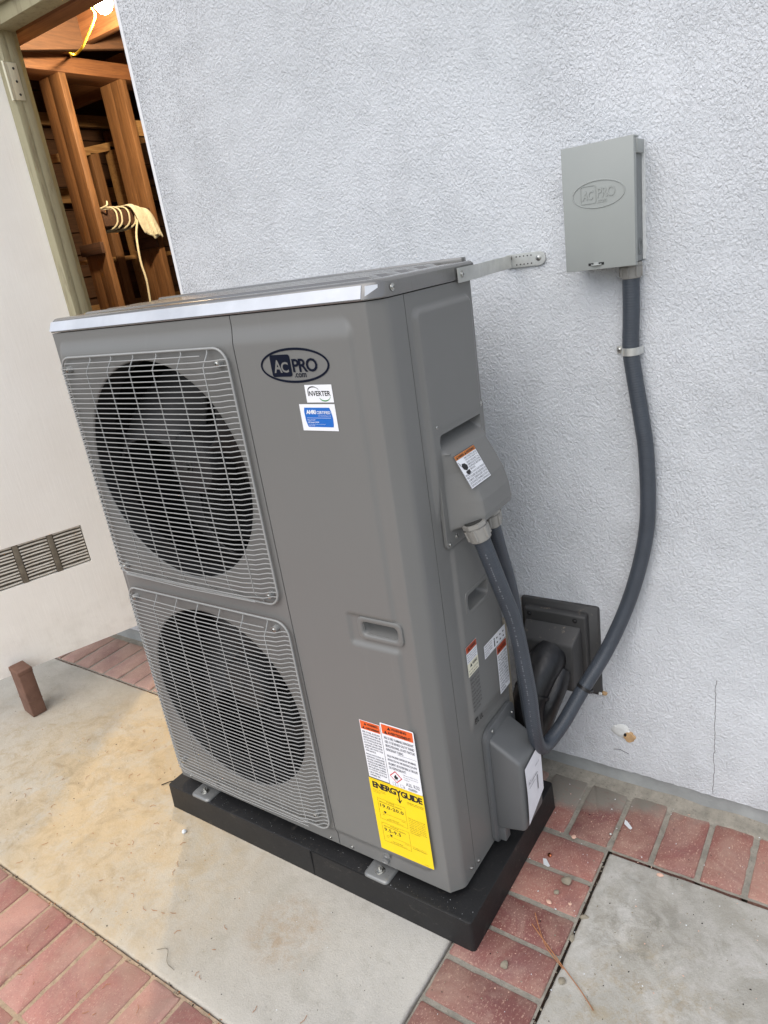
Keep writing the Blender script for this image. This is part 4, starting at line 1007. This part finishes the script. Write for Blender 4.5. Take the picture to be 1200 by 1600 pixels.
para(m, 'ink', ['Heat Pump', 'Cooling and Heating', 'Split System'], fr, -.1670, -.1330, .3450, .0040, .0022, 0, l5); para(m, 'ink', ['Outdoor unit model', 'AC PRO split heat pump'], fr, -.0750, -.0330, .3420, .0045, .0026, .01, l5, 1)
def gauge(u0, v0, u1, v1, ttl, num, pw, au):
    outline(m, 'ink', fr, u0, v0, u1, v1, .0005, l5)
    put_text(m, 'ink', ttl, fr, u0+.024, v1-.0055, .022, .0034, .01, l5); put_text(m, 'ink', 'Efficiency Rating (SEER2)', fr, u0+.005, v1-.0110, .060, .0034, .01, l5)
    put_text(m, 'ink', num, fr, u0+.005, v1-.0240, pw, .0095, .02, l5, 0, 0, 1.1)
    rectf(m, 'ink', fr, u0+.008, v0+.0190, u1-.003, v0+.0195, l5)
    polyf(m, 'ink', fr, [(au-.0035, v0+.0235), (au, v0+.0195), (au+.0035, v0+.0235), (au+.0035, v0+.0262), (au-.0035, v0+.0262)], l5)
    put_text(m, 'ink', 'Least', fr, u0+.008, v0+.0140, .006, .002, 0, l5); put_text(m, 'ink', 'Most Efficient', fr, u1-.016, v0+.0140, .013, .002, 0, l5)
    put_text(m, 'ink', 'Range of Similar Models', fr, u0+.024, v0+.0055, .028, .0026, .01, l5); put_text(m, 'ink', 'Efficiency range of split systems', fr, u0+.018, v0+.002, .045, .0022, .0, l5)
gauge(-.1590, .2600, -.0840, .3200, 'Cooling', '19.0-20.0', .064, -.1430); gauge(-.1590, .1930, -.0840, .2490, 'Heating', '9.5-9.5', .046, -.1370)
para(m, 'ink', ['The estimated annual', 'energy use of this model', 'is rated by the federal', 'energy test procedure.', 'Actual use depends on', 'climate and on the hours', 'the system is operated.', 'Ask for details of the', 'rated combination.'], fr, -.0790, -.0350, .2960, .0052, .0028, .0, l5)
put_text(m, 'ink', 'For energy cost info, visit', fr, -.0790, .2080, .036, .0026, 0, l5); put_text(m, 'ink', 'productinfo.energy.gov', fr, -.0790, .2030, .038, .0032, .01, l5); put_text(m, 'ink', 'P/N 20250', fr, -.0530, .1680, .012, .0018, 0, l5)
m.build('lettering', L5)
# sticker on the electrical cover (lies on the sloped bulge)
def fr_ec(u, v, l):     # u: 0..1 across, v: 0..1 up
    z = 1.031+(1.094-1.031)*v; xo = .0845-(.0335)*v
    return (xo+.0006+l, .140+.083*u, z+l*.5)
m = MB('white'); P = [[fr_ec(i/6, j/8, .0002) for j in range(9)] for i in range(7)]; m.grid(P); L6 = m.build('shock_label', ECp)
m = MB('brownorange'); rectf(m, 'brownorange', fr_ec, .015, .865, .985, .985, .0006); outline(m, 'ink', fr_ec, 0, 0, 1, 1, .012, .0005)
tri(m, 'ink', fr_ec, .06, .885, .07, .0009); put_text(m, 'ink', 'WARNING', fr_ec, .15, .89, .27, .065, .02, .0009); tri(m, 'ink', fr_ec, .46, .885, .07, .0009); put_text(m, 'ink', 'AVERTISSEMENT', fr_ec, .55, .89, .40, .065, .02, .0009)
para(m, 'inkgrey', ['RISK OF ELECTRIC SHOCK', 'CAN CAUSE INJURY OR', 'DEATH. DISCONNECT ALL', 'REMOTE ELECTRIC POWER', 'SUPPLIES BEFORE', 'SERVICING.'], fr_ec, .36, .96, .85, .068, .048, .01, .0006, .4)
para(m, 'inkgrey', ['RISQUE DE CHOC ELECTRIQUE', 'PEUT CAUSER DES BLESSURES OU', 'LA MORT. DEBRANCHER TOUTES', 'LES SOURCES DALIMENTATION A', 'DISTANCE AVANT LE DEPANNAGE'], fr_ec, .05, .97, .42, .078, .056, .01, .0006, 1)
polyf(m, 'ink', fr_ec, [(.10, .66), (.15, .72), (.26, .70), (.33, .62), (.31, .54), (.22, .50), (.12, .56)], .0006); polyf(m, 'ink', fr_ec, [(.14, .48), (.32, .50), (.33, .42), (.24, .36), (.16, .40)], .0006)
polyf(m, 'ink', fr_ec, [(.03, .80), (.07, .74), (.05, .72), (.12, .62), (.075, .70), (.09, .73), (.045, .80)], .0006)
m.build('lettering', L6)
# side labels
fs = fr_side
m = MB('white'); rectf(m, 'white', fs, .1365, .598, .184, .671, .0003)
L7 = m.build('side_warning_label', U)
m = MB('rust'); rectf(m, 'rust', fs, .137, .655, .1835, .6705, .0005); tri(m, 'ink', fs, .144, .6585, .009, .0008); put_text(m, 'ink', 'WARNING', fs, .155, .6592, .024, .0075, .02, .0008)
para(m, 'inkgrey', ['Moving parts can cause', 'injury. Stop unit before', 'removing this panel.', 'Danger pieces mobiles'], fs, .1395, .181, .653, .0055, .0036, .01, .0006, .9)
rectf(m, 'cream', fs, .1365, .598, .184, .6300, .0006); tri(m, 'ink', fs, .146, .6185, .009, .0009); put_text(m, 'ink', 'WARNING', fs, .157, .6192, .022, .0070, .02, .0009)
para(m, 'ink', ['Use copper supply wires.', 'Utiliser des fils cuivre.'], fs, .1395, .181, .615, .0075, .0036, .01, .0009, .9); m.build('lettering', L7)
m = MB('white'); rectf(m, 'white', fs, .214, .597, .322, .630, .0003); L8 = m.build('instruction_label', U)
m = MB('inkgrey'); para(m, 'inkgrey', ['Refrigerant charge', 'Factory charge R32', 'See the installation', 'manual for added', 'charge by length'], fs, .217, .252, .628, .0058, .0038, .01, .0006)
put_text(m, 'ink', 'i', fs, .262, .602, .005, .022, .03, .0006)
for k in range(6): rectf(m, 'ink', fs, .275+.016*(k % 3), .604+.012*(k//3), .281+.016*(k % 3), .6075+.012*(k//3), .0006)
m.build('lettering', L8)
m = MB('white'); rectf(m, 'white', fs, .270, .468, .322, .5955, .0004); L9 = m.build('caution_label', U)
m = MB('rust'); rectf(m, 'rust', fs, .2715, .5735, .3205, .5943, .0006); tri(m, 'ink', fs, .276, .578, .010, .0009); put_text(m, 'ink', 'CAUTION', fs, .288, .579, .026, .0085, .02, .0009)
para(m, 'inkgrey', ['DO NOT OPEN', 'VALVES UNTIL', 'ALL TUBING IS', 'CONNECTED.', 'EVACUATE THE', 'LINES FIRST.', 'NE PAS OUVRIR', 'LES SOUPAPES', 'AVANT QUE LES', 'CONDUITES NE', 'SOIENT RACC-', 'ORDEES.'], fs, .274, .319, .570, .0083, .0055, .012, .0007, .6); m.build('lettering', L9)
# dark rating print
m = MB('galvdark')
para(m, 'galvdark', ['MODEL NO. 5T-HP', 'SERIAL NO. 4022', 'VOLTS 208/230', 'PHASE 1  HZ 60', 'COMP RLA 28', 'FAN FLA 0.8', 'MIN CIRCUIT 36', 'MAX FUSE 50', 'R32 7.3 LBS'], fs, .142, .182, .592, .0100, .0050, 0, .0003, .8)
put_text(m, 'ink', 'ETL', fs, .142, .4720, .017, .014, .03, .0003); put_text(m, 'ink', 'UL', fs, .165, .470, .014, .012, .03, .0003)
m.build('rating_print', U)
# paper sheet on the valve cover
m = MB('paper'); P = []
pc = [Vector((.1115, .199, .332)), Vector((.1115, .290, .345)), Vector((.1115, .291, .205)), Vector((.1110, .200, .168))]
for i in range(9):
    row = []
    for j in range(9):
        s_, t = i/8, j/8; p = pc[3]*(1-s_)*(1-t)+pc[2]*s_*(1-t)+pc[1]*s_*t+pc[0]*(1-s_)*t
        p = p+Vector((.0012+.0022*(1-s_)*math.sin(t*3.1), 0, 0)); row.append(p)
    P.append(row)
m.grid(P); PS = m.build('paper_sheet', VC); PS['label'] = 'white paper sheet with faint print stuck to the valve cover'
def fr_pp(u, v, l): return (.1135+.0018*(1-u)+l, .200+.09*u, .175+.16*v)
m = MB('inkgrey'); rectf(m, 'inkgrey', fr_pp, .62, .36, .66, .62, .0012); rectf(m, 'inkgrey', fr_pp, .25, .66, .66, .672, .0012); rectf(m, 'inkgrey', fr_pp, .10, .60, .50, .608, .0012)
put_text(m, 'inkgrey', 'AC', fr_pp, .07, .66, .14, .06, 0, .0012); put_text(m, 'inkgrey', 'START UP', fr_pp, .55, .80, .25, .03, 0, .0012)
m.build('print', PS)

# ================================================================== WALL ANCHOR STRAP
AS = empty('anchor_strap', (.03, .45, 1.41), 'galvanised steel strap tying the unit lid back to the stucco wall', 'metal strap')
# flat bar: on the lid side, then angled back to the wall
x1 = CX+.0068
m = MB('galv')
barL = [(x1, .262), (x1, .345), (x1-.004, .36)]
wallp = (-.010, YW-.003)
pts2 = [(x1, .268), (x1, .340), (.010, .470), (-.022, .560), (-.020, YW-.0055), (.0, YW-.0055), (.048, YW-.0055)]
def strip(mb, pts, z0, z1, th):
    P = [Vector((x, y, 0)) for x, y in pts]; rings = []
    for i, p in enumerate(P):
        d = (P[min(i+1, len(P)-1)]-P[max(i-1, 0)]).normalized(); nrm = Vector((d.y, -d.x, 0))
        zz0, zz1 = z0(i) if callable(z0) else z0, z1(i) if callable(z1) else z1
        a_, b_ = p+nrm*th/2, p-nrm*th/2
        rings.append([(a_.x, a_.y, zz0), (a_.x, a_.y, zz1), (b_.x, b_.y, zz1), (b_.x, b_.y, zz0)])
    mb.loops(rings, True, True)
SZ = 1.412; hw = .0135
strip(m, [(x1+.001, .264), (x1+.001, .345), (.0135, .462), (.000, .5755)], SZ-hw, SZ+hw, .002)
m.build('strap', AS, recalc=True)
m = MB('galv')   # slotted plate on the wall with a rounded end
pl = [(x, YW-.004, z) for x, z in rrect(-.022, .080, SZ-.0145, SZ+.0145, .0143, 8)]
m.poly(pl, (0, -.0022, 0), .0004)
m.build('wall_plate', AS, recalc=True)
WP = [o for o in AS.children if o.name.startswith('wall_plate')][0]
m = MB('galvdark')
for k in range(5):
    for zz in (SZ+.0085, SZ-.0085): m.cyl((.012+k*.0088, YW-.0061, zz), (.012+k*.0088, YW-.0067, zz), .0016, n=10)
m.cyl((-.012, YW-.0061, SZ), (-.012, YW-.0067, SZ), .0045, n=14); m.build('punched_holes', WP)
screw((x1+.0022, .279, SZ+.001), (1, 0, 0), AS, .0042)
screw((.064, YW-.0064, SZ+.001), (0, -1, 0), WP, .0042); screw((-.003, YW-.0064, SZ+.008), (0, -1, 0), WP, .0038); screw((-.005, YW-.0064, SZ-.008), (0, -1, 0), WP, .0038)

# ================================================================== DISCONNECT BOX
DB = empty('disconnect_box', (.22, YW, 1.38), 'grey metal disconnect box with an embossed oval on its lid, mounted on the wall', 'electrical box')
m = MB('boxside'); m.box((.156, .5185, 1.384), (.2865, .5845, 1.602), .002); m.build('housing', DB)
m = MB('box'); m.box((.150, .5135, 1.3795), (.2905, .5178, 1.6105), .0012)
m.box((.150, .5178, 1.6065), (.2905, .545, 1.6105), .001); m.box((.2872, .5178, 1.3795), (.2905, .5285, 1.6065), .0008); m.box((.150, .5178, 1.3795), (.153, .5285, 1.6065), .0008); m.box((.286, .5286, 1.580), (.2925, .576, 1.6045), .0012)
cv = m.build('cover', DB)
def fr_db(u, v, l): return (u, .5135-l, v)
m = MB('box'); logo(m, fr_db, .2215, 1.5195, .1045, .052, 'box', .0013)
def ringf(mb, pts_o, pts_i, fr, h):
    mb.loops([[Vector(fr(*p, 0)) for p in pts_o], [Vector(fr(*p, h)) for p in pts_o], [Vector(fr(*p, h)) for p in pts_i], [Vector(fr(*p, 0)) for p in pts_i]])
ringf(m, rrect(.1860, .2170, 1.5040, 1.5370, .004, 4), rrect(.1873, .2157, 1.5053, 1.5357, .003, 4), fr_db, .0011)
put_text(m, 'box', 'AC', fr_db, .1895, 1.5110, .0225, .0170, .02, 0, .0012, .2); put_text(m, 'box', 'PRO', fr_db, .2195, 1.5125, .0350, .0185, .012, 0, .0012, 0, .9); put_text(m, 'box', '.com', fr_db, .2190, 1.5030, .0190, .0062, .01, 0, .0009)
m.build('embossed_logo', cv)
m = MB('hole'); m.box((.197, .5130, 1.3875), (.2285, .5134, 1.3925)); m.use('box'); m.tube([(.203, .5128, 1.3890), (.206, .5095, 1.3885), (.220, .5095, 1.3885), (.223, .5128, 1.3890)], .0014, 8); m.box((.208, .5105, 1.3865), (.218, .5132, 1.3935), .0008); m.build('hasp', cv)
m = MB('boxside'); ang = [2*math.pi*k/28 for k in range(28)]
for r_, x_ in ((.0155, .2869), (.0105, .2871)): m.tube([(x_, .558+r_*math.cos(a_)*.95, 1.412+r_*math.sin(a_)) for a_ in ang], .0008, 6, 0, True)
m.build('knockout', DB)
m = MB('putty'); P = []
for i in range(60):
    z = 1.386+i*.0037; wd = .004+.0022*mnoise.noise(Vector((z*60, 0, 0))); P.append([(.2866, .5795, z), (.2885+wd*.5, .5805, z), (.2885+wd, .5845, z)])
m.grid(P, True); m.build('caulk_bead', DB)
m = MB('pvc'); 
cxx = .2665; cy_ = .5635
m.cyl((cxx, cy_, 1.383), (cxx, cy_, 1.376), .0235, n=8, bev=.001); m.cyl((cxx, cy_, 1.376), (cxx, cy_, 1.352), .0222, .0205, 28, True, .0015)
for k in range(8): 
    a_ = k*math.pi/4; m.box((cxx+.0215*math.cos(a_)-.002, cy_+.0215*math.sin(a_)-.002, 1.356), (cxx+.0215*math.cos(a_)+.002, cy_+.0215*math.sin(a_)+.002, 1.375), .001)
m.build('conduit_fitting', DB)

# ================================================================== CONDUITS
CR = .0172
path = [(.2665, .5635, 1.355), (.266, .5635, 1.30), (.265, .564, 1.268), (.263, .564, 1.207), (.268, .564, 1.161), (.276, .564, 1.105), (.284, .564, 1.048), (.291, .564, .990), (.2945, .564, .885), (.290, .563, .791), (.272, .556, .690), (.243, .540, .585), (.204, .505, .482), (.160, .445, .394), (.132, .395, .333), (.112, .345, .303), (.108, .305, .315), (.113, .272, .360), (.118, .250, .43), (.119, .243, .50), (.115, .236, .583), (.108, .222, .70), (.100, .190, .800), (.089, .170, .880), (.081, .161, .925)]
m = MB('conduit'); m.tube(path, CR, 20, 8); CO = m.build('flexible_conduit', angle=60)
m = MB('print'); cp = catmull([Vector(p) for p in path], 8); cp = cp[::-1]; tocam = Vector((.60, -1.1, .75)); dist = 0
for i in range(5, 52):
    p, nx_ = cp[i], cp[i+1]; d_ = (nx_-p).normalized(); sdv = (tocam-d_*tocam.dot(d_)).normalized(); sdv = (sdv*.97+d_.cross(sdv)*.25).normalized(); tt_ = d_.cross(sdv)
    L_ = (nx_-p).length; k_ = max(1, int(L_/.0042))
    for j in range(k_):
        if rnd.random() < .45: continue
        a_ = p+d_*(L_*j/k_); b_ = p+d_*(L_*(j+.55)/k_); h_ = rnd.uniform(.0007, .0014)
        m.poly([a_+sdv*(CR+.0003)+tt_*h_, b_+sdv*(CR+.0003)+tt_*h_, b_+sdv*(CR+.0003)-tt_*h_, a_+sdv*(CR+.0003)-tt_*h_])
m.build('jacket_print', CO)
tag(CO, 'dark grey flexible conduit looping from the wall box down and up to the unit', 'conduit', 'flexible conduits')
path2 = [(.074, .232, .925), (.072, .250, .875), (.070, .268, .831), (.068, .298, .745), (.066, .318, .635), (.064, .326, .52), (.066, .332, .42), (.064, .345, .34), (.055, .37, .26), (.050, .42, .20), (.04, .47, .17)]
m = MB('conduit'); m.tube(path2, .0145, 18, 8); CO2 = m.build('flexible_conduit', angle=60)
tag(CO2, 'thinner grey conduit half hidden behind the front one, dropping from the unit', 'conduit', 'flexible conduits')
def fitting(p, d, r, parent):
    p = Vector(p); d = Vector(d).normalized(); q = MB('pvc')
    q.cyl(p-d*.006, p+d*.003, r*1.18, n=8, bev=.001); q.cyl(p+d*.003, p+d*.034, r*1.12, r*1.02, 28, True, .002)
    u = d.orthogonal().normalized(); v = d.cross(u)
    for k in range(6):
        a_ = k*math.pi/3; c = p+(u*math.cos(a_)+v*math.sin(a_))*r*1.06
        q.cyl(c+d*.006, c+d*.028, .0035, .0028, 10)
    q.use('galvdark'); q.cyl(p-d*.009, p-d*.006, r*.9, n=20)
    return q.build('conduit_fitting', parent)
fitting((.073, .158, .951), (.28, .12, -1), .0215, CO)
fitting((.073, .226, .954), (.0, .22, -1), .0185, CO2)
# pipe strap on the wall
m = MB('galv')
arcp = [(.2635+.0183*math.cos(rad(a_)), .5635-.0183*math.sin(rad(a_))) for a_ in range(0, 181, 15)]
strip(m, [(.2845, YW-.002)]+arcp+[(.2425, YW-.003), (.2285, YW-.003)], 1.1965, 1.2125, .0014)
PS2 = m.build('pipe_clip', recalc=True); tag(PS2, 'shiny one-hole metal clip holding the conduit against the stucco wall', 'pipe clip')
screw((.2345, YW-.004, 1.2045), (0, -1, 0), PS2, .0042)

# ================================================================== LINE-SET WALL COVER
LC = empty('line_set_cover', (.06, YW, .30), 'dark grey plastic wall flashing with a hood where the pipes enter the stucco', 'pipe cover')
m = MB('linecover'); m.loops([[(x, y, z) for x, z in rrect(-.044+o, .1665-o, .299+o, .5615-o, .008, 5)] for y, o in ((.5848, 0), (.5765, 0), (.5745, .0015))], cap1=True); m.build('back_plate', LC, angle=50)
m = MB('linecover'); m.hexa([(-.030, .5745, .318), (.142, .5745, .318), (.142, .5745, .545), (-.030, .5745, .545), (-.027, .553, .321), (.139, .553, .321), (.139, .553, .540), (-.027, .553, .540)], .005, 3); m.build('flange', LC, angle=40)
m = MB('linecover')
# hood: sloped roof, flat front, open underneath for the pipe
hx = (-.024, .129)
m.hexa([(hx[0], .552, .335), (hx[1], .552, .335), (hx[1], .552, .512), (hx[0], .552, .512), (hx[0]+.006, .495, .350), (hx[1]-.008, .495, .350), (hx[1]-.008, .505, .478), (hx[0]+.006, .505, .478)], .005, 3)
m.build('hood', LC, angle=40)
for x in (-.012, .112): screw((x, .5522, .527), (0, -1, 0), LC, .0042, 'screw', 'ink')
m = MB('seal'); blob(m, .170, .303, .010, .006, .5845, .005, 3, 14); m.use('putty'); blob(m, .163, .306, .005, .005, .574, .003, 8, 12); m.build('sealant', LC, recalc=True)
m = MB('foam')
pp = [(.060, .52, .440), (.052, .485, .425), (.040, .450, .39), (.030, .425, .345), (.028, .405, .29), (.026, .385, .22), (.015, .362, .16), (.0, .345, .13)]
m.tube(pp, .046, 22, 6, False, True, None)
LS = m.build('insulated_pipes', angle=60); tag(LS, 'black wrapped pipe bundle curving out of the wall hood behind the conduit', 'pipes')
m = MB('foam'); m.tube([(.085, .505, .40), (.082, .470, .372), (.070, .440, .33), (.052, .42, .27), (.030, .39, .20)], .030, 16, 5); m.build('drain_pipe', LS)
def tie(c, d, r, name, label):
    c, d = Vector(c), Vector(d).normalized(); u = d.orthogonal().normalized(); v = d.cross(u); n = 28; q = MB('tie')
    q.loops([[c+d*h+(u*math.cos(2*math.pi*k/n)+v*math.sin(2*math.pi*k/n))*rr for k in range(n)] for h, rr in ((-.004, r), (-.004, r+.0018), (.004, r+.0018), (.004, r), (-.004, r))])
    p = c+u*(r+.004); q.box(p-Vector((.005, .005, .004)), p+Vector((.005, .005, .004)), .001)
    o = q.build(name); tag(o, label, 'cable tie'); return o
tie((.166, .453, .403), (.044, .06, .088), CR+.0004, 'cable_tie', 'black cable tie round the dark grey conduit in front of the wall hood')
tie((.036, .436, .370), (.012, .025, .045), .0468, 'cable_tie', 'black cable tie round the wrapped pipe bundle below the hood')
if 0: m.tube([(.149, .440, .394), (.125, .428, .398), (.100, .418, .396), (.082, .416, .388)], .0032, 6, 5)

# ================================================================== STANDING PAVER AND DEBRIS
b0 = Vector((-1.885, .070, 0))
PB = MB('paverred'); c_, s_ = math.cos(rad(-8)), math.sin(rad(-8))
BM = Matrix(((c_, -s_, 0, -1.893), (s_, c_, 0, .066), (0, 0, 1, 0), (0, 0, 0, 1)))
PB.box((-.044, -.027, .0005), (.044, .027, .2), .005, 3, BM); PB.box((-.045, -.028, .182), (.045, .028, .2012), .004, 3, BM); PB.box((-.0445, -.0275, .062), (.0445, .0275, .070), .002, 2, BM)
tag(PB.build('paver_brick', angle=40), 'small brown brick standing on end on the concrete by the open door', 'brick')
def pebble(x, y, r, mat, label, cat='pebble', name='pebble', flat=.6, seed=0, z=0.0, group='pebbles and chips on the ground', sx=1.0):
    t = bmesh.new(); bmesh.ops.create_icosphere(t, subdivisions=2, radius=r)
    for v in t.verts:
        f = 1+.35*mnoise.noise(v.co/r*1.1+Vector((seed, seed, 0))); v.co = Vector((v.co.x*f*sx, v.co.y*f, v.co.z*f*flat))
    q = MB(mat); q.add(t, Matrix.Translation((x, y, z+r*flat*.8)) @ Matrix.Rotation(seed*1.3, 4, 'Z'))
    return tag(q.build(name, angle=30), label, cat, group)
pebble(.142, -.036, .0085, 'stone', 'round grey pebble on the border brick in front of the pad corner', seed=1)
pebble(.184, .226, .0125, 'stone', 'largest grey stone lying on the brick joint right of the pad', seed=2, flat=.5)
pebble(.173, .187, .0065, 'stone', 'small grey pebble on the brick just below the largest stone', seed=3)
pebble(.252, .155, .0095, 'stone', 'long grey pebble wedged in the upper gap beside the concrete slab', seed=4, flat=.5, sx=.6, z=-.004)
pebble(.245, .094, .0105, 'stone', 'grey pebble wedged in the dark gap near the pine needle', seed=5, flat=.4, sx=.55, z=-.005)
pebble(.262, -.012, .008, 'stone', 'brownish pebble on the slab edge beside the pine needle', seed=6, flat=.5)
pebble(.167, .155, .0050, 'pinkchip', 'pale pink chip on the brick left of the slab corner gap', 'chip', 'brick_chip', .4, 7, 0, None, 1.6)
pebble(.212, .172, .0040, 'pinkchip', 'tiny pink chip near the slab edge on the third border brick', 'chip', 'brick_chip', .4, 8, 0, None)
pebble(.152, .363, .0060, 'pinkchip', 'pink chip lying on the mortar joint near the wall course', 'chip', 'brick_chip', .4, 9, 0, None)
pebble(.371, .342, .0055, 'pinkchip', 'pale chip on the slab edge at the foot of the wall bricks', 'chip', 'brick_chip', .4, 10, 0, None, 1.5)
pebble(-.833, -.097, .0065, 'chip', 'small whitish pebble on the concrete in front of the pad corner', 'pebble', 'pebble', .9, 11, 0, None)
pebble(.232, .411, .0035, 'screw', 'tiny shiny metal ball on the brick joint by the wall course', 'metal bead', 'metal_bead', 1, 12, 0, None)
pebble(.120, .280, .0055, 'copper', 'shiny copper bead on the dark brick beside the pad', 'copper bead', 'copper_bead', .9, 13, 0, None)
def flake(x, y, pts, mat, label, z=.0015):
    q = MB(mat); q.poly([(x+a_, y+b_, z) for a_, b_ in pts], (0, 0, .0015)); return tag(q.build('paint_chip'), label, 'chip')
flake(.262, .462, [(-.012, .012), (-.004, .008), (.012, -.008), (.010, -.014), (.004, -.012), (-.010, -.002)], 'chip', 'pointed white paint chip on the brick close to the wall')
flake(.120, .257, [(-.012, .008), (-.004, .010), (.012, -.006), (.008, -.010), (-.004, -.008)], 'chip', 'white paint chip on the brick beside the copper bead')
def needle(name, pts, label, r=.0011, mat='needle', cat='pine needle'):
    q = MB(mat); q.tube(pts, r, 6, 6); return tag(q.build(name, angle=60), label, cat)
needle('pine_needle', [(.156, .082, .004), (.20, .052, .006), (.250, .020, .004), (.300, -.012, .004), (.338, -.040, .003)], 'long brown pine needle lying across the gap onto the slab')
needle('pine_needle', [(.152, .110, .006), (.172, .082, .007), (.205, .044, .005), (.255, .014, .003)], 'shorter pine needle crossing the longer one on the border brick')
needle('twig', [(-.60, -.385, .003), (-.575, -.372, .006), (-.55, -.395, .004), (-.52, -.40, .003)], 'thin bent dry twig at the edge of the sandy slab', .0007, 'stone', 'twig')
needle('twig', [(-1.01, .055, .003), (-1.04, .03, .005), (-1.06, .005, .003)], 'short dark twig on the sand left of the unit', .0015, 'darkbit', 'twig')
# uncountable grit, leaf crumbs and sawdust
q = MB('stone'); rg = random.Random(11)
def crumb(x, y, r, mat, z=0):
    q.use(mat); t = bmesh.new(); bmesh.ops.create_icosphere(t, subdivisions=1, radius=r)
    for v in t.verts: v.co *= rg.uniform(.6, 1.2)
    q.add(t, Matrix.Translation((x, y, z+r*.2)) @ Matrix.Rotation(rg.uniform(0, 3), 4, 'Z') @ Matrix.Diagonal((rg.uniform(.6, 1.6), 1, .5, 1)))
for _ in range(420): crumb(rg.uniform(.02, .62), rg.uniform(-.25, .58), rg.uniform(.0006, .0019), rg.choice(['stone', 'chip', 'pinkchip', 'darkbit', 'stone']))
for _ in range(260):
    x = rg.gauss(-1.15, .42); y = rg.uniform(-.42, .34)
    if x < -.97 or y < -.05: crumb(x, y, rg.uniform(.0007, .0022), rg.choice(['stone', 'needle', 'seal', 'darkbit', 'pinkchip', 'seal']))
for _ in range(110): crumb(rg.gauss(.243, .003), rg.uniform(-.3, .34), rg.uniform(.001, .003), rg.choice(['darkbit', 'stone', 'darkbit']), -.006)
for _ in range(200): x = rg.uniform(-1.4, 0); crumb(x, rg.gauss(-.4285, .004), rg.uniform(.0008, .0026), rg.choice(['darkbit', 'stone', 'needle']), -.004)
for _ in range(120): crumb(rg.uniform(-.9, .06), rg.uniform(-.034, .0), rg.uniform(.0003, .0007), rg.choice(['chip', 'stone']), .081)
for _ in range(90): crumb(rg.uniform(-.92, 0.01), rg.uniform(-.42, -.05), rg.uniform(.0006, .0015), rg.choice(['darkbit', 'stone', 'chip']))
tag(q.build('grit', angle=30), 'loose grit and crumbs scattered over the bricks and concrete', 'grit', None, 'stuff')
# fine straw-like fragments
q = MB('needle')
for _ in range(90):
    if rg.random() < .7: x, y = rg.gauss(-1.1, .3), rg.uniform(-.42, .3)
    else: x, y = rg.uniform(-1.0, -.1), rg.uniform(-.62, -.30)
    if x > -.98 and y > -.045: continue
    a_ = rg.uniform(0, 6.28); L_ = rg.uniform(.006, .022)
    q.tube([(x, y, .0022), (x+L_*.5*math.cos(a_), y+L_*.5*math.sin(a_), .0035), (x+L_*math.cos(a_+.4), y+L_*math.sin(a_+.4), .0018)], .0006, 4)
tag(q.build('dry_straw', angle=60), 'fine dry straw fragments scattered on the sandy slab', 'straw', None, 'stuff')
for ob in SC.objects:
    if ob.name.startswith('pebble') and 'front of the pad corner' in ob.get('label', '') and 'whitish' in ob.get('label', ''): pass
print('objects', len(SC.objects))
